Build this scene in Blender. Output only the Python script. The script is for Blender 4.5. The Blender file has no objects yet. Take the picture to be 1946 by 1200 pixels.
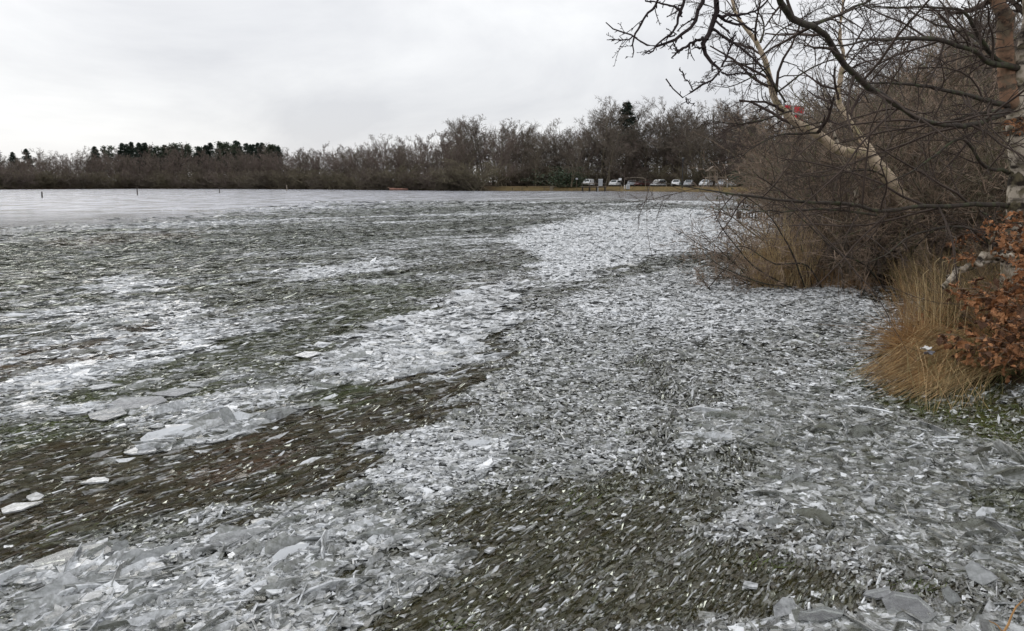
import bpy, math, random
import numpy as np
from mathutils import Vector, Matrix

# ------------------------------------------------------------------ camera, sky, sun, exposure
S = bpy.context.scene
COL = S.collection
R = math.radians
EYE = 1.7
FPX = 1527.0                      # focal length in pixels of the 1946 px wide photograph
PITCH = R(9.33)
cd = bpy.data.cameras.new('camera')
cd.sensor_width = 36.0
cd.lens = FPX / 1946.0 * 36.0
cd.clip_start = 0.05
cd.clip_end = 6000.0
cam = bpy.data.objects.new('camera', cd)
COL.objects.link(cam)
cam.location = (0, 0, EYE)
cam.rotation_euler = (R(90) - PITCH, 0, 0)
S.camera = cam

W = bpy.data.worlds.new('World')
S.world = W
W.use_nodes = True
nt = W.node_tree
for n in list(nt.nodes):
    nt.nodes.remove(n)
N = nt.nodes.new
L = nt.links.new
out = N('ShaderNodeOutputWorld')
bg = N('ShaderNodeBackground')
bg.inputs['Strength'].default_value = 0.1
sky = N('ShaderNodeTexSky')
sky.sky_type = 'NISHITA'
sky.sun_disc = False
SUN_EL, SUN_AZ = R(38), R(-35)    # behind the cloud, ahead and to the left
sky.sun_elevation = SUN_EL
sky.sun_rotation = SUN_AZ
tc = N('ShaderNodeTexCoord')
mp = N('ShaderNodeMapping')
mp.inputs['Scale'].default_value = (1.0, 1.0, 2.6)
mp.inputs['Location'].default_value = (3.1, 0.4, 0.9)
L(tc.outputs['Generated'], mp.inputs['Vector'])
nz = N('ShaderNodeTexNoise')
nz.inputs['Scale'].default_value = 2.3
nz.inputs['Detail'].default_value = 7.0
nz.inputs['Roughness'].default_value = 0.55
nz.inputs['Distortion'].default_value = 0.5
L(mp.outputs['Vector'], nz.inputs['Vector'])
rp = N('ShaderNodeValToRGB')
rp.color_ramp.elements[0].position = 0.36
rp.color_ramp.elements[0].color = (7.1, 7.2, 7.55, 1)
rp.color_ramp.elements[1].position = 0.62
rp.color_ramp.elements[1].color = (9.7, 9.75, 9.85, 1)
L(nz.outputs['Fac'], rp.inputs['Fac'])
sep = N('ShaderNodeSeparateXYZ')
L(tc.outputs['Generated'], sep.inputs['Vector'])
zr = N('ShaderNodeMapRange')      # a closed overcast is brighter overhead than at the skyline
zr.inputs['From Min'].default_value = 0.0
zr.inputs['From Max'].default_value = 1.0
zr.inputs['To Min'].default_value = 1.0
zr.inputs['To Max'].default_value = 1.30
L(sep.outputs['Z'], zr.inputs['Value'])
mul = N('ShaderNodeVectorMath')
mul.operation = 'SCALE'
L(rp.outputs['Color'], mul.inputs[0])
L(zr.outputs['Result'], mul.inputs['Scale'])
mx = N('ShaderNodeMix')
mx.data_type = 'RGBA'
mx.inputs['Factor'].default_value = 0.93
L(sky.outputs['Color'], mx.inputs['A'])
L(mul.outputs['Vector'], mx.inputs['B'])
L(mx.outputs['Result'], bg.inputs['Color'])
L(bg.outputs['Background'], out.inputs['Surface'])

sd = bpy.data.lights.new('sun', 'SUN')
sd.energy = 0.7
sd.angle = R(28)
sd.color = (1.0, 0.96, 0.9)
sun = bpy.data.objects.new('sun', sd)
COL.objects.link(sun)
sdir = Vector((math.sin(SUN_AZ) * math.cos(SUN_EL), math.cos(SUN_AZ) * math.cos(SUN_EL), math.sin(SUN_EL)))
sun.rotation_euler = sdir.to_track_quat('Z', 'Y').to_euler()
sun.location = sdir * 50

S.view_settings.view_transform = 'Standard'
S.view_settings.look = 'None'
S.view_settings.exposure = 0.0
S.view_settings.gamma = 1.0
S.view_settings.use_curve_mapping = False
S.cycles.transparent_max_bounces = 10
S.cycles.max_bounces = 6
S.cycles.diffuse_bounces = 4
S.cycles.glossy_bounces = 2

# ------------------------------------------------------------------ helpers
CP, SP = math.cos(PITCH), math.sin(PITCH)


def ray(px, py):
    xc = (np.asarray(px, float) - 973.0) / FPX
    yc = (600.0 - np.asarray(py, float)) / FPX
    return np.stack(np.broadcast_arrays(xc, CP + yc * SP, -SP + yc * CP), -1)


def G(px, py, z=0.0):
    """ground point seen at a place of the photograph (surveying the layout)"""
    d = ray(px, py)
    t = (z - EYE) / d[..., 2]
    return d * t[..., None] + np.array([0, 0, EYE])


def P(px, py, Y):
    d = ray(px, py)
    t = np.asarray(Y, float) / d[..., 1]
    return d * t[..., None] + np.array([0, 0, EYE])


def GD(px, Y, z=0.0):
    """world point of column px at distance Y and height z"""
    zc = Y * CP + (EYE - z) * SP
    return np.array([(px - 973.0) / FPX * zc, Y, z])


def project(X, Y, Z=0.0):
    zc = Y * CP - (Z - EYE) * SP
    yc = (Z - EYE) * CP + Y * SP
    zc = np.where(np.abs(zc) < 1e-3, 1e-3, zc)
    return 973.0 + FPX * X / zc, 600.0 - FPX * yc / zc


def vnoise(x, y, seed=0):
    x = np.asarray(x, float); y = np.asarray(y, float)
    ix = np.floor(x).astype(np.int64); iy = np.floor(y).astype(np.int64)
    fx = x - ix; fy = y - iy
    fx = fx * fx * (3 - 2 * fx); fy = fy * fy * (3 - 2 * fy)

    def h(a, b):
        v = (a * 374761393 + b * 668265263 + seed * 1442695041) & 0xffffffff
        v = ((v ^ (v >> 13)) * 1274126177) & 0xffffffff
        v = v ^ (v >> 16)
        return (v & 0xffff) / 65535.0
    return (h(ix, iy) * (1 - fx) + h(ix + 1, iy) * fx) * (1 - fy) + (h(ix, iy + 1) * (1 - fx) + h(ix + 1, iy + 1) * fx) * fy


def fbm(x, y, seed=0, octv=3):
    s = 0; a = 0.5; t = 0
    for o in range(octv):
        s = s + a * vnoise(x * 2 ** o, y * 2 ** o, seed + o * 17); t += a; a *= 0.55
    return s / t


def smooth(a, b, x):
    t = np.clip((x - a) / (b - a), 0, 1)
    return t * t * (3 - 2 * t)


def signed(poly, x, y):
    """signed distance to a polygon, positive inside"""
    poly = np.asarray(poly, float)
    d2 = np.full(np.shape(x), 1e18); ins = np.zeros(np.shape(x), bool)
    n = len(poly)
    for i in range(n):
        ax, ay = poly[i]; bx, by = poly[(i + 1) % n]
        ex, ey = bx - ax, by - ay
        t = np.clip(((x - ax) * ex + (y - ay) * ey) / (ex * ex + ey * ey + 1e-12), 0, 1)
        d2 = np.minimum(d2, (x - ax - t * ex) ** 2 + (y - ay - t * ey) ** 2)
        c = ((ay > y) != (by > y))
        with np.errstate(divide='ignore', invalid='ignore'):
            xi = ax + (y - ay) * ex / (ey if abs(ey) > 1e-12 else 1e-12)
        ins ^= c & (x < xi)
    d = np.sqrt(d2)
    return np.where(ins, d, -d)


def mesh_np(name, V, faces, mats=(), midx=None, smooth_shade=False, attrs=None):
    """mesh from numpy arrays; faces is a list of (n,k) index arrays"""
    me = bpy.data.meshes.new(name)
    V = np.ascontiguousarray(V, dtype=np.float32)
    faces = [np.asarray(f, np.int32) for f in faces if len(f)]
    loops = np.concatenate([f.ravel() for f in faces])
    sizes = np.concatenate([np.full(len(f), f.shape[1], np.int32) for f in faces])
    starts = np.concatenate([[0], np.cumsum(sizes)[:-1]]).astype(np.int32)
    me.vertices.add(len(V)); me.vertices.foreach_set('co', V.ravel())
    me.loops.add(len(loops)); me.loops.foreach_set('vertex_index', loops)
    me.polygons.add(len(sizes)); me.polygons.foreach_set('loop_start', starts)
    for m in mats:
        me.materials.append(m)
    if midx is not None:
        me.polygons.foreach_set('material_index', np.asarray(midx, np.int32))
    me.polygons.foreach_set('use_smooth', np.full(len(sizes), smooth_shade, bool))
    me.update(calc_edges=True)
    for k, v in (attrs or {}).items():
        v = np.asarray(v, np.float32)
        if v.ndim == 1:
            a = me.attributes.new(k, 'FLOAT', 'POINT'); a.data.foreach_set('value', v)
        else:
            a = me.attributes.new(k, 'FLOAT_COLOR', 'POINT')
            a.data.foreach_set('color', np.concatenate([v, np.ones((len(v), 1), np.float32)], 1).ravel())
    return me


def link(name, me, parent=None, loc=None):
    o = bpy.data.objects.new(name, me)
    COL.objects.link(o)
    if parent is not None:
        o.parent = parent
    if loc is not None:
        o.location = loc
    return o


def tag(o, label=None, cat=None, group=None, kind=None):
    if label: o['label'] = label
    if cat: o['category'] = cat
    if group: o['group'] = group
    if kind: o['kind'] = kind
    return o


def thing(name, label, cat, loc=(0, 0, 0), rz=0.0, group=None, scale=1.0):
    o = bpy.data.objects.new(name, None)
    COL.objects.link(o)
    o.empty_display_size = 0.2
    o.location = loc
    o.rotation_euler = (0, 0, rz)
    o.scale = (scale,) * 3 if not hasattr(scale, '__len__') else scale
    return tag(o, label, cat, group)


def dup(root, loc, rz, scale=1.0, label=None, group=None, cat=None):
    def cp(o, par):
        c = o.copy(); COL.objects.link(c)
        if par is not None:
            c.parent = par
        for ch in o.children:
            cp(ch, c)
        return c
    r = cp(root, None)
    r.location = loc; r.rotation_euler = (0, 0, rz)
    r.scale = (scale,) * 3 if not hasattr(scale, '__len__') else scale
    tag(r, label, cat, group)
    return r


class MB:
    """collects boxes, bars, tubes and prisms into ONE mesh"""
    def __init__(self):
        self.V = []; self.F = []; self.n = 0

    def add(self, V, faces):
        for f in faces:
            self.F.append([i + self.n for i in f])
        self.V.extend([tuple(v) for v in V]); self.n += len(V)
        return self

    def box(self, lo, hi, rz=0.0, bev=0.0):
        x0, y0, z0 = lo; x1, y1, z1 = hi
        if bev > 0:
            b = bev
            V = []
            for z, q in ((z0, b), (z0 + b, 0), (z1 - b, 0), (z1, b)):
                V += [(x0 + q, y0 + q, z), (x1 - q, y0 + q, z), (x1 - q, y1 - q, z), (x0 + q, y1 - q, z)]
            F = [(3, 2, 1, 0), (12, 13, 14, 15)]
            for k in range(3):
                for i in range(4):
                    j = (i + 1) % 4
                    F.append((k * 4 + i, k * 4 + j, k * 4 + 4 + j, k * 4 + 4 + i))
        else:
            V = [(x0, y0, z0), (x1, y0, z0), (x1, y1, z0), (x0, y1, z0), (x0, y0, z1), (x1, y0, z1), (x1, y1, z1), (x0, y1, z1)]
            F = [(3, 2, 1, 0), (4, 5, 6, 7), (0, 1, 5, 4), (1, 2, 6, 5), (2, 3, 7, 6), (3, 0, 4, 7)]
        if rz:
            c, s = math.cos(rz), math.sin(rz)
            V = [(x * c - y * s, x * s + y * c, z) for x, y, z in V]
        return self.add(V, F)

    def bar(self, a, b, r0, r1=None, n=6):
        r1 = r0 if r1 is None else r1
        a = Vector(a); b = Vector(b); d = (b - a).normalized()
        u = d.orthogonal().normalized(); v = d.cross(u)
        V = []
        for p, r in ((a, r0), (b, r1)):
            for i in range(n):
                t = 2 * math.pi * i / n
                V.append(p + (u * math.cos(t) + v * math.sin(t)) * r)
        F = [tuple(range(n - 1, -1, -1)), tuple(range(n, 2 * n))]
        for i in range(n):
            j = (i + 1) % n
            F.append((i, j, n + j, n + i))
        return self.add(V, F)

    def prism(self, prof, axis, a, b):
        """profile of (u,v) points extruded along axis from a to b"""
        n = len(prof); V = []
        for w in (a, b):
            for (u, v) in prof:
                V.append({'x': (w, u, v), 'y': (u, w, v), 'z': (u, v, w)}[axis])
        F = [tuple(range(n - 1, -1, -1)), tuple(range(n, 2 * n))]
        for i in range(n):
            j = (i + 1) % n
            F.append((i, j, n + j, n + i))
        return self.add(V, F)

    def build(self, name, m, parent=None, smooth_shade=False):
        me = bpy.data.meshes.new(name)
        me.from_pydata(self.V, [], self.F)
        me.materials.append(m)
        me.update()
        if smooth_shade:
            for p in me.polygons:
                p.use_smooth = True
        return link(name, me, parent)


def material(name):
    m = bpy.data.materials.new(name)
    m.use_nodes = True
    t = m.node_tree
    b = t.nodes['Principled BSDF']
    return m, t, b


def simple(name, col, rough=0.7, var=0.25, scale=6.0, metallic=0.0, spec=0.4, bump=0.0):
    """a plain material whose colour wanders a little, as real surfaces do"""
    m, t, b = material(name)
    co = t.nodes.new('ShaderNodeTexCoord')
    n = t.nodes.new('ShaderNodeTexNoise')
    n.inputs['Scale'].default_value = scale; n.inputs['Detail'].default_value = 5
    t.links.new(co.outputs['Object'], n.inputs['Vector'])
    r = t.nodes.new('ShaderNodeValToRGB')
    r.color_ramp.elements[0].position = 0.3; r.color_ramp.elements[1].position = 0.7
    r.color_ramp.elements[0].color = tuple(c * (1 - var) for c in col) + (1,)
    r.color_ramp.elements[1].color = tuple(min(1, c * (1 + var)) for c in col) + (1,)
    t.links.new(n.outputs['Fac'], r.inputs['Fac'])
    t.links.new(r.outputs['Color'], b.inputs['Base Color'])
    b.inputs['Roughness'].default_value = rough
    b.inputs['Metallic'].default_value = metallic
    b.inputs['Specular IOR Level'].default_value = spec
    if bump:
        bp = t.nodes.new('ShaderNodeBump'); bp.inputs['Strength'].default_value = bump; bp.inputs['Distance'].default_value = 0.02
        t.links.new(n.outputs['Fac'], bp.inputs['Height']); t.links.new(bp.outputs['Normal'], b.inputs['Normal'])
    return m


rng = np.random.default_rng(7)
# ------------------------------------------------------------------ the lie of the land
# shore of the lake as (column, distance) seen from the bank, far left -> right -> near right
shore_px = [(-2200, 215), (-900, 225), (-300, 228), (0, 236), (250, 262), (420, 256), (600, 236), (700, 216), (860, 193), (950, 186), (1060, 184), (1150, 183),
            (1240, 172), (1330, 160), (1430, 150), (1500, 138), (1545, 110), (1560, 85), (1580, 66), (1585, 50), (1560, 40), (1550, 30), (1545, 22), (1540, 17.0)]
SHORE = [GD(a, d)[:2] for a, d in shore_px]
near_px = [(1600, 548), (1700, 546), (1748, 560), (1738, 610), (1716, 660), (1700, 700), (1760, 742), (1850, 735), (1946, 735), (2100, 760), (2700, 900)]
NEAR = [G(a, b)[:2] for a, b in near_px]
LAND = SHORE + NEAR + [(6.0, 1.8), (3.0, 0.9), (0.0, 0.7), (-5.0, 0.2), (-40.0, -6.0), (-300, -60), (-300, -900), (1500, -900), (1500, 2500), (-1500, 2500), (-1500, 215 + 20)]
LAND = np.array(LAND)


def land_height(x, y):
    s = signed(LAND, x, y)
    far = smooth(60, 120, np.hypot(x, y))
    up = smooth(0, 1.2, s) * 0.14 + smooth(0.5, 6, s) * 0.16
    upf = smooth(0, 12, s) * 1.0 + smooth(10, 120, s) * 1.2
    h = up * (1 - far) + upf * far
    bed = -0.08 - 0.5 * smooth(0, 4, -s)
    return np.where(s > 0, h, bed), s


# ground: one sheet with the lake basin in it
def fan(rows, cols, spread):
    d = rows[:, None] * np.ones((1, cols))
    t = np.linspace(-1, 1, cols)[None, :]
    t = np.sign(t) * (0.55 * np.abs(t) + 0.45 * np.abs(t) ** 3)
    return d, t * spread(d)


def grid_faces(r, c):
    i = np.arange(r - 1)[:, None] * c + np.arange(c - 1)[None, :]
    i = i.ravel()
    return np.stack([i, i + 1, i + c + 1, i + c], 1)


rows = np.concatenate([[-800, -200, -60, -20, -6, -2], np.geomspace(0.6, 420, 150), [600, 900, 1500, 2400]])
yy, xx = fan(rows, 150, lambda d: 1.05 * np.abs(d) + 14 + 0 * d)
hh, ss = land_height(xx, yy)
lum = 0.05 * (fbm(xx * 1.3, yy * 1.3, 3) - 0.5) * (ss > 0.1)
V = np.stack([xx, yy, hh + lum], -1).reshape(-1, 3)
far_grass = (smooth(100, 150, np.hypot(xx, yy)) * smooth(0, 2, ss) * (1 - smooth(9, 22, ss)) * smooth(-8, 0, xx)).ravel()
m, t, b = material('leaf_litter_ground')
co = t.nodes.new('ShaderNodeTexCoord')
n1 = t.nodes.new('ShaderNodeTexNoise'); n1.inputs['Scale'].default_value = 1.6; n1.inputs['Detail'].default_value = 9
n2 = t.nodes.new('ShaderNodeTexNoise'); n2.inputs['Scale'].default_value = 28; n2.inputs['Detail'].default_value = 6
t.links.new(co.outputs['Object'], n1.inputs['Vector']); t.links.new(co.outputs['Object'], n2.inputs['Vector'])
r1 = t.nodes.new('ShaderNodeValToRGB')
for i, (p, c) in enumerate(((0.3, (0.022, 0.018, 0.012)), (0.5, (0.05, 0.032, 0.018)), (0.7, (0.075, 0.048, 0.024)))):
    e = r1.color_ramp.elements[i] if i < 2 else r1.color_ramp.elements.new(p)
    e.position = p; e.color = c + (1,)
mixf = t.nodes.new('ShaderNodeMath'); mixf.operation = 'ADD'
ha = t.nodes.new('ShaderNodeMath'); ha.operation = 'MULTIPLY'; ha.inputs[1].default_value = 0.5
t.links.new(n1.outputs['Fac'], ha.inputs[0])
hb = t.nodes.new('ShaderNodeMath'); hb.operation = 'MULTIPLY'; hb.inputs[1].default_value = 0.5
t.links.new(n2.outputs['Fac'], hb.inputs[0])
t.links.new(ha.outputs[0], mixf.inputs[0]); t.links.new(hb.outputs[0], mixf.inputs[1])
t.links.new(mixf.outputs[0], r1.inputs['Fac'])
at = t.nodes.new('ShaderNodeAttribute'); at.attribute_name = 'sward'
r2 = t.nodes.new('ShaderNodeValToRGB')
r2.color_ramp.elements[0].position = 0.35; r2.color_ramp.elements[0].color = (0.075, 0.07, 0.03, 1)
r2.color_ramp.elements[1].position = 0.6; r2.color_ramp.elements[1].color = (0.2, 0.135, 0.06, 1)
t.links.new(n1.outputs['Fac'], r2.inputs['Fac'])
mc = t.nodes.new('ShaderNodeMix'); mc.data_type = 'RGBA'
t.links.new(at.outputs['Fac'], mc.inputs['Factor']); t.links.new(r1.outputs['Color'], mc.inputs['A']); t.links.new(r2.outputs['Color'], mc.inputs['B'])
t.links.new(mc.outputs['Result'], b.inputs['Base Color'])
b.inputs['Roughness'].default_value = 0.95; b.inputs['Specular IOR Level'].default_value = 0.1
bp = t.nodes.new('ShaderNodeBump'); bp.inputs['Strength'].default_value = 0.6; bp.inputs['Distance'].default_value = 0.04
t.links.new(n2.outputs['Fac'], bp.inputs['Height']); t.links.new(bp.outputs['Normal'], b.inputs['Normal'])
g = link('ground', mesh_np('ground', V, [grid_faces(len(rows), 150)], [m], smooth_shade=True, attrs={'sward': far_grass}))
tag(g, 'dark leaf littered ground with ochre grass along the far shore', None, None, 'structure')

# ------------------------------------------------------------------ how the drifted ice lies on the water
UX, UY = math.cos(R(40)), math.sin(R(40))      # the wind has laid the ridges along this heading

# patches of the drift: outline as seen from the bank, then its properties
# w = share of white frosted ice, s = share of pieces standing on edge, l = piece length factor, a = heading, b = peat brown, m = moss green, c = cover
PATCH = [
    # broad grey-white shingle of small pieces right of the middle
    ([(990, 590), (1080, 560), (1250, 505), (1450, 500), (1700, 560), (1690, 680), (1640, 760), (1946, 830), (1946, 1060), (1700, 1050), (1400, 960), (1240, 900), (1000, 900), (930, 960), (860, 940), (800, 830), (900, 740), (960, 660)],
     dict(w=.44, s=.32, l=.9, sp=80, c=1)),
    ([(960, 455), (1050, 425), (1150, 405), (1330, 398), (1530, 408), (1510, 470), (1420, 490), (1350, 482), (1240, 495), (1160, 512), (1060, 532), (1000, 525), (1010, 490)],
     dict(w=1., s=.10, l=1.1, c=1, sp=50)),
    ([(1080, 560), (1300, 520), (1500, 545), (1720, 560), (1690, 580), (1500, 590), (1480, 640), (1250, 640), (1100, 600)], dict(w=.66, s=.2, l=.9, sp=80)),
    ([(870, 560), (985, 530), (995, 590), (955, 640), (930, 685), (860, 702), (780, 722), (700, 744), (600, 770), (540, 790), (500, 760), (600, 740), (640, 690), (700, 640), (760, 600), (850, 580)],
     dict(w=.64, s=.06, l=1.9, c=1, sp=25)),
    ([(-80, 455), (300, 425), (700, 395), (950, 400), (960, 460), (860, 540), (700, 560), (400, 590), (-80, 620)], dict(w=.11, s=.62, l=.9, sp=8, r=1.9)),
    ([(-80, 600), (300, 590), (520, 545), (700, 545), (600, 640), (420, 700), (200, 780), (-80, 880)], dict(w=.05, s=.6, l=.9, c=.85, sp=8, r=1.3)),
    ([(20, 755), (90, 715), (190, 695), (200, 712), (120, 745), (40, 770)], dict(w=.75, s=.1, l=1.8, sp=15)),
    ([(150, 805), (230, 762), (330, 745), (480, 725), (520, 745), (400, 775), (260, 800)], dict(w=.6, s=.05, l=2.0, sp=15)),
    ([(190, 895), (300, 850), (350, 810), (450, 780), (520, 770), (440, 830), (330, 870), (240, 915), (160, 935)], dict(w=.75, s=.25, l=2.0, sp=15)),
    ([(-20, 960), (30, 945), (80, 960), (40, 990), (-20, 1010)], dict(w=.9, s=.1, l=1.8)),
    ([(0, 1100), (100, 1045), (250, 1045), (290, 1100), (250, 1150), (130, 1215), (-40, 1230)], dict(w=.60, s=.25, l=2.2, sp=30)),
    ([(250, 1160), (380, 1060), (490, 1005), (560, 960), (700, 985), (860, 1040), (790, 1120), (640, 1215), (100, 1215)], dict(w=.56, s=.35, l=1.5, sp=35)),
    ([(680, 905), (760, 850), (830, 820), (960, 825), (1010, 895), (880, 960), (760, 945)], dict(w=.70, s=.15, l=1.2, sp=30)),
    ([(1360, 800), (1500, 760), (1700, 770), (1900, 850), (1960, 900), (1960, 1060), (1700, 1060), (1500, 1000), (1380, 940)], dict(w=.32, s=.16, l=1.6, sp=60)),
    ([(1450, 1215), (1480, 1165), (1600, 1140), (1800, 1135), (1830, 1215)], dict(w=.45, s=.05, l=2.4, sp=40)),
    ([(70, 625), (180, 590), (330, 570), (440, 590), (300, 640), (200, 640)], dict(w=.55, s=.1, l=1.3, sp=20)),
    ([(270, 690), (330, 660), (430, 640), (440, 655), (330, 700)], dict(w=.72, s=.1, l=1.4, sp=20)),
    ([(520, 532), (600, 508), (760, 490), (770, 500), (640, 530), (540, 545)], dict(w=.85, s=.08, l=1.3, sp=15)),
    ([(640, 605), (700, 580), (780, 590), (740, 615)], dict(w=.8, s=.1, l=1.3)),
    ([(170, 550), (290, 520), (320, 535), (200, 565)], dict(w=.8, s=.1, l=1.2)),
    # dark bands where the pieces stand on edge in open water
    ([(-40, 825), (100, 785), (250, 728), (400, 672), (540, 608), (680, 548), (800, 540), (860, 548), (740, 605), (640, 672), (560, 705), (430, 728), (250, 775), (140, 825), (0, 880)], dict(w=.08, s=.85, l=.8, m=.5, c=.75, sp=8)),
    ([(-60, 880), (140, 830), (300, 870), (430, 830), (560, 775), (700, 745), (860, 705), (920, 690), (960, 640), (1000, 595), (1010, 610), (960, 690), (900, 730), (790, 830), (700, 900), (560, 960), (400, 1000), (250, 1035), (60, 1060), (-80, 1120)],
     dict(w=.05, s=.92, l=.95, b=.3, c=.8, sp=7)),
    ([(560, 1215), (760, 1130), (880, 1050), (960, 985), (1230, 905), (1340, 930), (1310, 1010), (1480, 1060), (1600, 1100), (1460, 1150), (1400, 1215)], dict(w=.07, s=.88, l=.85, m=.2, b=.2, c=.85, sp=9)),
    ([(1255, 690), (1310, 680), (1340, 780), (1350, 940), (1240, 960), (1260, 860)], dict(w=.22, s=.7, l=.9, a=78, sp=10, c=.8)),
    ([(1030, 560), (1120, 525), (1240, 490), (1320, 480), (1240, 512), (1150, 540), (1060, 575)], dict(w=.1, s=.7, l=.8, c=.7)),
    ([(-40, 660), (110, 640), (270, 610), (290, 625), (150, 655), (-40, 685)], dict(w=.03, s=.6, l=.9, b=1, c=.45)),
    ([(-40, 700), (120, 675), (290, 655), (300, 665), (160, 695), (-40, 735)], dict(w=.05, s=.7, l=.9, b=.9, c=.6)),
    ([(330, 900), (480, 840), (600, 850), (560, 900), (380, 930)], dict(w=.05, s=.9, b=.8, c=.8, sp=8)),
    ([(90, 462), (240, 446), (380, 440), (380, 450), (240, 460), (100, 474)], dict(w=.05, s=.6, b=.9, c=.35)),
    ([(560, 765), (640, 735), (720, 735), (650, 775)], dict(w=.1, s=.8, m=.9, c=.8)),
    ([(-20, 830), (140, 790), (260, 745), (270, 760), (140, 810), (0, 850)], dict(w=.08, s=.8, m=1, c=.7)),
    ([(1580, 690), (1690, 695), (1700, 745), (1620, 740)], dict(w=.4, s=.5, m=.7, c=.9)),
    ([(1690, 760), (1800, 750), (1960, 740), (1960, 850), (1860, 840), (1760, 800)], dict(w=.06, s=.6, m=.7, b=.3, c=.45, l=.8)),
    ([(1860, 980), (1960, 900), (1960, 1060)], dict(w=.2, s=.6, m=.5, c=.7)),
    ([(1590, 545), (1700, 540), (1750, 560), (1735, 600), (1640, 572)], dict(w=.3, s=.3, b=.4, c=.45, a=8)),
    # calm brown water towards the beach and the jetty
    ([(1150, 366), (1240, 362), (1600, 360), (1600, 404), (1380, 398), (1250, 388), (1180, 376)], dict(w=.25, s=.2, c=.18, b=.5, a=5)),
    ([(1180, 378), (1400, 386), (1500, 388), (1500, 392), (1380, 390), (1200, 383)], dict(w=.9, s=.1, c=.8, a=5)),
]


def drift(x, y):
    """properties of the ice cover at ground points"""
    px, py = project(x, y)
    below = np.maximum(py - 349, 1)
    v = x * UY - y * UX; u = x * UX + y * UY
    wob = (fbm(u * .5, v * 1.8, 11) - .5)
    wob2 = (fbm(u * 2.2, v * 6., 21) - .5)
    px2 = px + wob * .6 * below + wob2 * .35 * below
    py2 = py + wob * .16 * below + wob2 * .12 * below
    sc = np.clip(np.hypot(x, y) / 6.0, 1, 6)
    # ridges along the wind, wider ones further out
    rid = .35 * fbm(u * .035, v * .22, 31) + .3 * fbm(u * .10, v * .75, 33) + .2 * fbm(u * .4, v * 2.4, 41) + .15 * fbm(u * 1.3, v * 6., 51)
    rid = (rid - .5) * 3.4
    q = dict(w=.24 + 1.05 * rid, s=.58 - .7 * rid, l=np.ones_like(x), a=40. + 14 * (1 - smooth(3, 8, np.hypot(x, y))), sp=np.full_like(x, 18.),
             b=.25 * smooth(.5, .8, fbm(u * .2, v * .5, 61)), m=.35 * smooth(.52, .8, fbm(u * .3, v * .7, 71)), c=.88 + .5 * rid)
    for poly, pr in PATCH:
        fe = .055 * below + 2
        wt = smooth(-.6, .6, signed(poly, px2, py2) / fe)
        if wt.max() <= 0:
            continue
        for k in q:
            if k in pr or k in ('b', 'm'):
                val = pr.get(k, q[k] * .4)
                if k == 'w':
                    val = val + pr.get('r', .34) * rid
                q[k] = q[k] * (1 - wt) + val * wt
    # the open water beyond the drift
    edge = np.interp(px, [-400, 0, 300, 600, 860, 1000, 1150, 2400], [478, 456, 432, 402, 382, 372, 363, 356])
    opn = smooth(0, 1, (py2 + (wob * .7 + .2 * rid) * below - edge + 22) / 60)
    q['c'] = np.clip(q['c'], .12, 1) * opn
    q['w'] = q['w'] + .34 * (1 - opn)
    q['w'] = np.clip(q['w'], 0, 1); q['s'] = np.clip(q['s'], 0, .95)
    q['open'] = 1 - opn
    return q


# ------------------------------------------------------------------ water
wr = np.concatenate([[-60, -20, -6, -2, 0.2], np.geomspace(0.8, 340, 210)])
yy, xx = fan(wr, 170, lambda d: 1.0 * np.abs(d) + 7)
q = drift(xx.ravel(), np.maximum(yy.ravel(), .5))
zz = 0 * xx
far = smooth(30, 90, yy)
m, t, b = material('lake_water')
co = t.nodes.new('ShaderNodeTexCoord')


def noise_node(t, co, scale, detail=4, mapscale=(1, 1, 1), rot=0.0, rough=.5):
    mp = t.nodes.new('ShaderNodeMapping'); mp.inputs['Scale'].default_value = mapscale; mp.inputs['Rotation'].default_value = (0, 0, rot)
    n = t.nodes.new('ShaderNodeTexNoise'); n.inputs['Scale'].default_value = scale; n.inputs['Detail'].default_value = detail; n.inputs['Roughness'].default_value = rough
    t.links.new(co, mp.inputs['Vector']); t.links.new(mp.outputs['Vector'], n.inputs['Vector'])
    return n.outputs['Fac']


def attr(t, name):
    a = t.nodes.new('ShaderNodeAttribute'); a.attribute_name = name
    return a


def mixc(t, f, A, B):
    x = t.nodes.new('ShaderNodeMix'); x.data_type = 'RGBA'
    for k, v in (('Factor', f), ('A', A), ('B', B)):
        if hasattr(v, 'links') or hasattr(v, 'is_linked'):
            t.links.new(v, x.inputs[k])
        else:
            x.inputs[k].default_value = v if k == 'Factor' else tuple(v) + (1,)
    return x.outputs['Result']


def math_node(t, op, a, b=None, c=None):
    x = t.nodes.new('ShaderNodeMath'); x.operation = op
    for i, v in enumerate((a, b, c)):
        if v is None:
            continue
        if hasattr(v, 'is_linked'):
            t.links.new(v, x.inputs[i])
        else:
            x.inputs[i].default_value = v
    return x.outputs[0]


c1 = mixc(t, attr(t, 'peat').outputs['Fac'], (.032, .031, .019), (.060, .030, .012))
c2 = mixc(t, attr(t, 'moss').outputs['Fac'], c1, (.055, .066, .018))
fine = noise_node(t, co.outputs['Object'], 30, 4)
sl = math_node(t, 'MULTIPLY', attr(t, 'slush').outputs['Fac'], fine)
c3 = mixc(t, sl, c2, (.55, .57, .58))
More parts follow.
